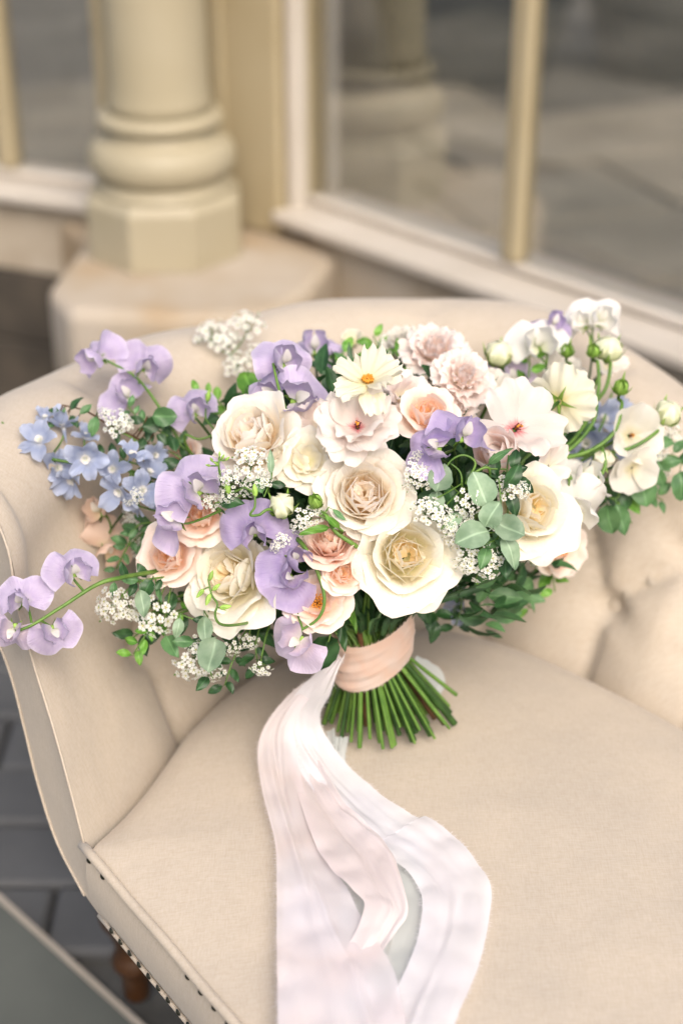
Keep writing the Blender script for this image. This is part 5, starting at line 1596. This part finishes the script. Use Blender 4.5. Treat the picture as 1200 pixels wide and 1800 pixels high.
spirea("white blossom head under the cream bud at lower left",
       [(272, 1082, 38, .0, -.35, 1.305)], [(275, 1065, 1.31), (310, 1050, 1.33), (400, 1020, 1.35)])
spirea("white blossom head hanging lowest of all at the left, over the seat back",
       [(340, 1168, 34, -.1, -.6, 1.30), (370, 1180, 24, .2, -.7, 1.30), (345, 1135, 20, .1, -.4, 1.30)], [(345, 1150, 1.305), (360, 1100, 1.32), (420, 1040, 1.35)])
for k, (lb, px, py, r_) in enumerate([("small white blossom head hanging left of the mauve bloom", 438, 1126, 20), ("small white blossom head at the tip left of the mauve bloom, nearest the white rose", 410, 1140, 18), ("small white blossom head hanging lowest beside the mauve bloom", 458, 1174, 20)]):
    spirea(lb, [(px, py, r_, .0, -1.0, 1.29)], [(px + 2, py - 22, 1.29), (px + 14, py - 70, 1.30), (500, 1040, 1.34)])
spirea("blurred white blossom heads highest at the upper left, before the pale back",
       [(372, 588, 30, -.2, .7, 1.50), (436, 570, 30, .2, .7, 1.50), (400, 600, 24, 0, .6, 1.50), (418, 640, 24, 0, .3, 1.48), (455, 620, 20, .2, .3, 1.48)], [(405, 625, 1.49), (430, 680, 1.47), (480, 780, 1.42)])
spirea("blurred white blossom strand hanging below the cream rose at right",
       [(950, 965, 18, 0, -.3, 1.40), (945, 985, 16, 0, -.5, 1.40), (968, 958, 14, .2, -.2, 1.40)], [(950, 950, 1.39), (930, 930, 1.38), (860, 950, 1.37)])
spirea("white blossom head over the blush roses, under the large lilac pair",
       [(372, 880, 18, .1, .1, 1.262), (388, 868, 12, .2, .3, 1.262)], [(380, 895, 1.275), (410, 930, 1.29), (480, 980, 1.33)])
spirea("tiny white blossom beside the blue spire nearest the lilac pair",
       [(240, 872, 14, .0, .1, 1.32), (226, 882, 9, -.2, -.1, 1.32)], [(245, 890, 1.33), (280, 900, 1.34), (380, 930, 1.36)])
spirea("tiny white blossom beside the deep lilac bloom under the creamy bud",
       [(496, 950, 14, .1, .2, 1.25), (484, 962, 10, -.1, .0, 1.25)], [(500, 960, 1.26), (520, 970, 1.29), (560, 1000, 1.33)])
spirea("blurred white specks of blossom among leaves at the far right",
       [(1150, 800, 24, .2, .2, 1.42), (1180, 760, 20, .4, .4, 1.43), (1140, 850, 22, .1, -.2, 1.42), (1160, 830, 18, .2, .0, 1.43)], [(1150, 815, 1.42), (1100, 830, 1.41), (1010, 860, 1.39)])
spirea("pale blossom spike behind the peach sweet pea at left",
       [(232, 920, 16, -.2, .3, 1.38), (240, 945, 16, -.1, .0, 1.38), (228, 900, 14, -.2, .5, 1.38), (246, 970, 14, 0, -.2, 1.38)], [(240, 960, 1.385), (280, 940, 1.37), (360, 950, 1.36)])

# fine curled tendrils
TG = "green tendrils in the bouquet"
def tendril(label, path, buds=()):
    pts = cr(np.array([at(*p) for p in path]), 10)
    root, f = start("tendril", label, "tendril", pts[-1], TG)
    tail = stem_path(pts[-1], norm(pts[-2] - pts[-1]), f, .03)
    mb = MB(); pp = np.vstack([pts[:-1], tail])
    mb.tube(pp, np.r_[np.linspace(.0007, .0014, len(pts) - 1), np.linspace(.0014, .0016, len(tail))], 7, 0, True, 1)
    for px, py, r_, ang, d in buds:
        c = at(px, py, d); a = math.radians(ang)
        ax = norm(RIGHT * math.cos(a) + UP * math.sin(a) - FWD * .2)
        s = r_ / F * d
        me = cached("tinybud", lambda: (lambda b: (b.lathe([(.08, -1.0), (.36, -.7), (.46, -.2), (.36, .4), (.16, .9), (.02, 1.05)], 9), [b.add([(.4 * math.cos(t), .4 * math.sin(t), -.5), (.5 * math.cos(t + .4), .5 * math.sin(t + .4), -.2), (.85 * math.cos(t + .1), .85 * math.sin(t + .1), .5)], [(0, 1, 2)], [(1, .3, 0)] * 3) for t in (0, 1.6, 3.1, 4.7)], b.build("small_bud", M['sepal']))[-1])(MB()))
        part("small_bud", me, root, frame(c, ax) @ scl(s))
        j = np.argmin(np.linalg.norm(pts - (c - ax * s), axis=1))
        mb.tube(np.array([c - ax * s * .9, (c - ax * s * 1.2 + pts[j]) / 2, pts[j]]), .0006, 5)
    part("stem", mb.build("stem", [M['stem'], M['cut']]), root)
tendril("light green tendril with small buds hooked over the side-facing white rose",
        [(366, 1018, 1.225), (372, 1045, 1.225), (382, 1062, 1.222), (378, 1080, 1.222), (386, 1096, 1.225), (410, 1099, 1.24), (450, 1090, 1.28), (500, 1062, 1.33)],
        [(371, 1012, 10, 70, 1.225), (352, 1043, 10, 230, 1.225), (366, 1054, 11, 250, 1.222), (396, 1067, 11, 10, 1.225), (380, 1032, 9, 40, 1.225)])
tendril("green tendril curling through the white blossom left of the creamy bud",
        [(430, 856, 1.232), (446, 868, 1.23), (448, 890, 1.23), (440, 905, 1.232), (455, 905, 1.235), (480, 898, 1.245), (530, 950, 1.31)], [(448, 862, 12, 95, 1.23), (400, 856, 13, 100, 1.24)])
tendril("fine wiry green stalks looping over the dark leaves right of centre",
        [(770, 850, 1.24), (790, 812, 1.238), (815, 800, 1.237), (835, 815, 1.238), (818, 850, 1.24), (838, 828, 1.24), (860, 826, 1.243), (850, 880, 1.27), (800, 960, 1.33)])
tendril("green tendril with a leafy tip beside the rounded white rose at left",
        [(365, 700, 1.36), (362, 735, 1.355), (378, 760, 1.35), (350, 772, 1.35), (325, 765, 1.355), (340, 800, 1.37), (420, 860, 1.38)], [(366, 696, 11, 80, 1.36)])
tendril("feathery green buds above the white blossom by the lilac pair",
        [(385, 805, 1.235), (386, 830, 1.238), (400, 870, 1.26), (470, 950, 1.32)], [(372, 808, 5, 120, 1.235), (392, 803, 5, 60, 1.235), (380, 815, 5, 150, 1.235), (400, 806, 5, 40, 1.236), (366, 818, 5, 170, 1.236), (386, 798, 5, 90, 1.235)])

# ------------------------------------------------------------------ the dark filler foliage in the depth of the bunch
def filler():
    r = np.random.default_rng(77)
    mb = MB()
    tmpl = []
    for kind, w0 in (('oval', .26), ('slim', .13)):
        U, V = np.meshgrid(np.linspace(-1, 1, 3), np.linspace(0, 1, 5))
        w = w0 * np.sin(math.pi * np.clip(V, .03, .98) ** .8) ** .75
        tmpl.append((np.stack([V - .5, U * w, .4 * np.abs(U) * w - .3 * (V - .5) ** 2], -1).reshape(-1, 3), np.stack([U, V, U * 0], -1).reshape(-1, 3)))
    fs = [(j * 3 + i, j * 3 + i + 1, (j + 1) * 3 + i + 1, (j + 1) * 3 + i) for j in range(4) for i in range(2)]
    c0 = np.array([DC[0], 0, 0])
    n = 0
    while n < 1500:
        v = r.normal(0, 1, 3); v /= np.linalg.norm(v)
        q = r.uniform(.25, .84 - .16 * max(0, -v[2]))
        X, Y, Dp = DC[0] + v[0] * DR[0] * q, DC[1] + v[1] * DR[1] * q, DC[2] + v[2] * DR[2] * q
        p = CAM + RIGHT * X + UP * Y + FWD * Dp
        # nothing inside the padding or far below the heads
        a_, b_ = np.dot(p[:2] - SA, SE1), np.dot(p[:2] - SA, SE2)
        if p[2] < ZS + .05 or (abs(p[0] - BIND[0]) < .09 and p[2] < BIND[2] + .045) or b_ > .56 + .25 * (p[2] - ZS):
            continue
        out = norm(p - (BIND + np.array([0, .03, .03])))
        x = norm(out + r.normal(0, .55, 3)); z = norm(np.cross(x, r.normal(0, 1, 3))); y = np.cross(z, x)
        s = r.uniform(.018, .034)
        t_, pv = tmpl[0 if r.random() < .6 else 1]
        mb.add((p + (t_[:, :1] * x + t_[:, 1:2] * y + t_[:, 2:] * z) * s).tolist(), fs, (pv + [0, 0, r.uniform(0, 40)]).tolist(), int(r.random() < .22))
        n += 1
    # long grassy blades that run down beside the stems to the band
    for k in range(150):
        th = r.uniform(0, 6.283); rad = math.sqrt(r.random())
        b = BIND + np.array([.030 * rad * math.cos(th), .024 * rad * math.sin(th), .03])
        e = b + np.array([.09 * rad * math.cos(th) + r.normal(0, .012), .06 * rad * math.sin(th) + .025 + r.normal(0, .01), r.uniform(.035, .085)])
        pth = bez(b, b + np.array([0, 0, .03]), e + np.array([0, 0, -.03]), e, 7)
        sd = norm(np.cross(e - b, r.normal(0, 1, 3))) * r.uniform(.0015, .0032)
        w = np.array([.6, .9, 1, 1, .9, .6, .1])[:, None]
        Pm = np.stack([pth - sd * w, pth + np.cross(sd, norm(e - b)) * .3, pth + sd * w], 1)
        mb.grid(Pm, np.stack([np.tile([-1., .4, 1.], (7, 1)), np.repeat(np.linspace(0, 1, 7)[:, None], 3, 1), np.full((7, 3), float(k))], -1), mi=int(r.random() < .25))
    return mb.build("filler_foliage", [M['leaf_dark'], M['leaf_mid']])
solo("filler_foliage", filler(), "mass of small dark green leaves filling the depth between the flowers", "foliage", kind="stuff")

# ------------------------------------------------------------------ silk ribbons
def silk(name, cols, transp=.12, scale=7):
    m, N, L, out = newmat(name)
    g = N.new("ShaderNodeNewGeometry")
    n = noise(N, L, scale, 2, g.outputs["Position"])
    r = ramp(N, [(0.30 + .4 * i / max(1, len(cols) - 1), c) for i, c in enumerate(cols)])
    L.new(n.outputs[0], r.inputs[0])
    p = N.new("ShaderNodeBsdfPrincipled"); L.new(r.outputs[0], p.inputs["Base Color"])
    p.inputs["Roughness"].default_value = .62; p.inputs["Specular IOR Level"].default_value = .25; p.inputs["Sheen Weight"].default_value = .25
    tc = N.new("ShaderNodeAttribute"); tc.attribute_name = "pv"
    w1 = noise(N, L, 1.0, 2, mapping(N, L, g.outputs["Position"], (2400, 300, 600)))
    w2 = noise(N, L, 26, 3, g.outputs["Position"])
    b = N.new("ShaderNodeBump"); b.inputs["Strength"].default_value = .12; b.inputs["Distance"].default_value = .0004; L.new(w1.outputs[0], b.inputs["Height"])
    b2 = N.new("ShaderNodeBump"); b2.inputs["Strength"].default_value = .25; b2.inputs["Distance"].default_value = .004; L.new(w2.outputs[0], b2.inputs["Height"])
    L.new(b2.outputs[0], b.inputs["Normal"]); L.new(b.outputs[0], p.inputs["Normal"])
    t = N.new("ShaderNodeBsdfTranslucent"); L.new(r.outputs[0], t.inputs[0])
    m1 = N.new("ShaderNodeMixShader"); m1.inputs[0].default_value = .4
    L.new(p.outputs[0], m1.inputs[1]); L.new(t.outputs[0], m1.inputs[2])
    tr = N.new("ShaderNodeBsdfTransparent")
    m2 = N.new("ShaderNodeMixShader"); m2.inputs[0].default_value = transp
    L.new(m1.outputs[0], m2.inputs[1]); L.new(tr.outputs[0], m2.inputs[2])
    L.new(m2.outputs[0], out.inputs[0])
    return m
M['silk_white'] = silk("white_silk", [lin(246, 245, 246, .95), lin(240, 238, 244, .95), lin(247, 246, 247, .95)])
M['silk_blush'] = silk("blush_silk", [lin(240, 235, 239, .92), lin(241, 230, 229, .92), lin(239, 236, 242, .92)], .24, 9)
M['silk_pink'] = silk("pink_silk", [lin(241, 233, 233, .92), lin(240, 226, 224, .92)], .10)
M['silk_mint'] = silk("mint_silk", [lin(232, 238, 238, .82), lin(222, 230, 230, .82)], .16)
M['band'] = silk("peach_band", [lin(236, 215, 203, .92), lin(238, 205, 186, .92), lin(238, 219, 208, .92)], 0.0, 26)
RG = "silk ribbons tied round the bouquet"

def ribbon(label, pairs, mat, seed, amp=.0022, fray=True, lift=0.0, nu=45):
    """pairs: (left px, py, right px, py, height over the pad)"""
    Ls, Rs = [], []
    for x1, y1, x2, y2, h in pairs:
        a = on_z(x1, y1, ZS + .020 + h + lift); b = on_z(x2, y2, ZS + .020 + h + lift)
        Ls.append(a); Rs.append(b)
    Lc, Rc = cr(np.array(Ls), 9), cr(np.array(Rs), 9)
    r = np.random.default_rng(seed)
    n = len(Lc)
    u = np.linspace(0, 1, nu)
    P = Lc[:, None] * (1 - u)[None, :, None] + Rc[:, None] * u[None, :, None]
    k1, k2, p1, p2 = r.uniform(2.5, 4.5), r.uniform(5, 8), r.uniform(0, 6), r.uniform(0, 6)
    v = np.linspace(0, 1, n)[:, None]
    # the heap shares one set of soft folds, each ribbon adds a little of its own
    X_, Y_ = P[:, :, 0], P[:, :, 1]
    own = amp * .35 * (np.sin(u[None] * k1 * 2 + v * 5 + p1) + .6 * np.sin(u[None] * k2 * 1.7 - v * 11 + p2))
    sh = np.zeros_like(X_)
    for kx, ky, ph_, am in ((52, 30, .4, .0013), (-34, 66, 1.7, .0012), (88, -28, 2.2, .0009), (20, 104, .9, .0008), (120, 80, 2.9, .0005)):
        sh = sh + am * np.abs(np.sin(X_ * kx + Y_ * ky + ph_ + .8 * np.sin(X_ * 21 - Y_ * 17)))
    for q in range(5):          # long soft creases that run with the strip
        u0, wv, ph_ = r.uniform(.08, .92), r.uniform(.04, .10), r.uniform(0, 6.28)
        own = own + .0026 * (1 + 1.6 * np.exp(-v * 4)) * np.exp(-((u[None] - u0 - .14 * np.sin(v * 4 + ph_)) / wv) ** 2) * (.3 + .7 * np.sin(v * r.uniform(3, 8) + ph_)) * (1 if q % 2 else -1)
    P[:, :, 2] += np.maximum(sh + own, 0)
    # the pad is under it
    for j in range(n):
        for i in range(nu):
            P[j, i, 2] = max(P[j, i, 2], seat_z(P[j, i]) + .0012)
    tt = thing("silk_ribbon", label, "ribbon", P[0, nu // 2], RG)
    mb = MB(); mb.grid(P, np.stack(np.broadcast_arrays(u[None] * 2 - 1, v, np.full((n, nu), float(seed))), -1))
    part("strip", mb.build("strip", M[mat]), tt)
    if fray:
        fb = MB()
        for edge, nxt in ((P[:, 0], P[:, 1]), (P[:, -1], P[:, -2])):
            lens = np.r_[0, np.cumsum(np.linalg.norm(np.diff(edge, axis=0), axis=1))]
            m_ = int(lens[-1] / .0007)
            for s_ in np.linspace(0, lens[-1], m_):
                j = min(np.searchsorted(lens, s_), n - 1)
                e = np.array([np.interp(s_, lens, edge[:, c]) for c in range(3)])
                o_ = norm(edge[j] - nxt[j]); tdir = norm(edge[min(j + 1, n - 1)] - edge[max(j - 1, 0)])
                l_ = abs(r.normal(0, .0017)) + .0005
                tip_ = e + o_ * l_ + tdir * r.normal(0, .0009) + np.array([0, 0, r.normal(0, .0004)])
                w = tdir * .00024
                fb.add([e - w - o_ * .0003, e + w - o_ * .0003, tip_], [(0, 1, 2)], None, 0)
        part("fringe", fb.build("fringe", M[mat], False), tt, kind="stuff")
    return tt

ribbon("pale mint silk ribbon lying lowest, showing through the gap between the others", [
    (575, 1290, 612, 1300, .012), (578, 1350, 608, 1352, .002), (592, 1420, 650, 1400, 0), (598, 1500, 735, 1490, 0), (600, 1560, 744, 1560, 0), (600, 1620, 742, 1620, 0),
    (588, 1680, 724, 1690, 0), (565, 1760, 690, 1770, 0), (545, 1850, 672, 1860, 0)], 'silk_mint', 1, lift=.0)
ribbon("broad white silk ribbon sweeping out to the right across the seat", [
    (588, 1150, 606, 1160, .095), (562, 1180, 592, 1190, .082), (528, 1212, 580, 1226, .062), (505, 1255, 562, 1262, .036), (500, 1300, 572, 1300, .016), (528, 1362, 612, 1352, .006), (578, 1428, 672, 1404, .004), (632, 1490, 734, 1442, .004), (642, 1496, 750, 1440, .004),
    (700, 1525, 806, 1484, .003), (738, 1570, 858, 1556, .003), (740, 1625, 858, 1622, .002), (722, 1690, 840, 1702, .002), (690, 1760, 806, 1785, .002), (650, 1850, 770, 1880, .002)], 'silk_white', 2, lift=.0035)
ribbon("blush and lilac silk ribbon falling straight down on the left of the white one", [
    (584, 1156, 600, 1166, .088), (556, 1186, 584, 1190, .075), (510, 1225, 540, 1232, .05), (468, 1276, 516, 1280, .026), (453, 1328, 522, 1328, .010), (462, 1400, 535, 1402, .004), (484, 1490, 562, 1486, .003), (487, 1570, 606, 1562, .003), (487, 1650, 646, 1640, .002),
    (488, 1730, 690, 1712, .002), (490, 1860, 720, 1850, .002)], 'silk_blush', 3, lift=.0065)
ribbon("pale pink ribbon end folded back on itself in the middle of the heap", [
    (505, 1335, 560, 1350, -.004), (526, 1410, 604, 1418, .002), (552, 1484, 655, 1466, .005), (582, 1532, 688, 1506, .009), (618, 1568, 710, 1570, .012), (640, 1592, 716, 1610, .010), (628, 1636, 694, 1644, .004), (596, 1690, 656, 1704, -.003), (560, 1740, 620, 1760, -.008)], 'silk_pink', 4, lift=.009, amp=.0012, fray=False)
ribbon("white silk ribbon lying flat at the very bottom, lower left of the heap", [
    (500, 1560, 560, 1570, .001), (496, 1640, 590, 1650, .001), (492, 1720, 640, 1730, .001), (490, 1800, 700, 1800, .001), (492, 1880, 720, 1880, .001)], 'silk_white', 5, lift=.001)
ribbon("small pale ribbon loop peeping out right of the stems", [
    (722, 1172, 734, 1160, .05), (736, 1196, 768, 1176, .03), (748, 1222, 782, 1200, .012), (742, 1236, 770, 1232, .004)], 'silk_mint', 6, fray=False, amp=.001)

# the peach band round the stems: a soft folded tube, higher on its right
t = thing("ribbon_band", "peach pink silk band wound round the flower stems", "ribbon band", BIND, RG)
rows = []
nb = 56; nh = 30
rb = np.random.default_rng(5)
for j in range(nh):
    f = j / (nh - 1)
    row = []
    for i in range(nb):
        a = 2 * math.pi * i / nb
        rad = 1.0 + .05 * math.sin(f * math.pi) + .03 * math.sin(a * 3 + 1) + .026 * math.sin(f * 15 + a * 1.7) * (.6 + .4 * math.sin(a * 2)) + .02 * math.sin(f * 31 - a * 2.6) * math.sin(a + 1)
        x = math.cos(a) * .0345 * rad; y = math.sin(a) * .029 * rad
        z = -.022 + f * .045 + .34 * x + .0025 * math.sin(a * 2 + 2)
        row.append(BIND + np.array([x, y, z + .004]))
    rows.append(row)
mb = MB(); mb.grid(np.array(rows), None, True)
part("wrap", mb.build("wrap", M['band']), t)

fb = MB()
R_ = np.array(rows)
rf = np.random.default_rng(9)
for edge, sgn in ((R_[0], -1), (R_[-1], 1)):
    for q in range(420):
        i0 = rf.uniform(0, nb); i = int(i0) % nb; i2 = (i + 1) % nb; f = i0 - int(i0)
        e_ = edge[i] * (1 - f) + edge[i2] * f
        td = norm(edge[i2] - edge[i])
        l_ = abs(rf.normal(0, .0014)) + .0004
        fb.add([e_ - td * .0002, e_ + td * .0002, e_ + np.array([0, 0, sgn * l_]) + td * rf.normal(0, .0008)], [(0, 1, 2)])
part("fringe", fb.build("fringe", M['band'], False), t, kind="stuff")
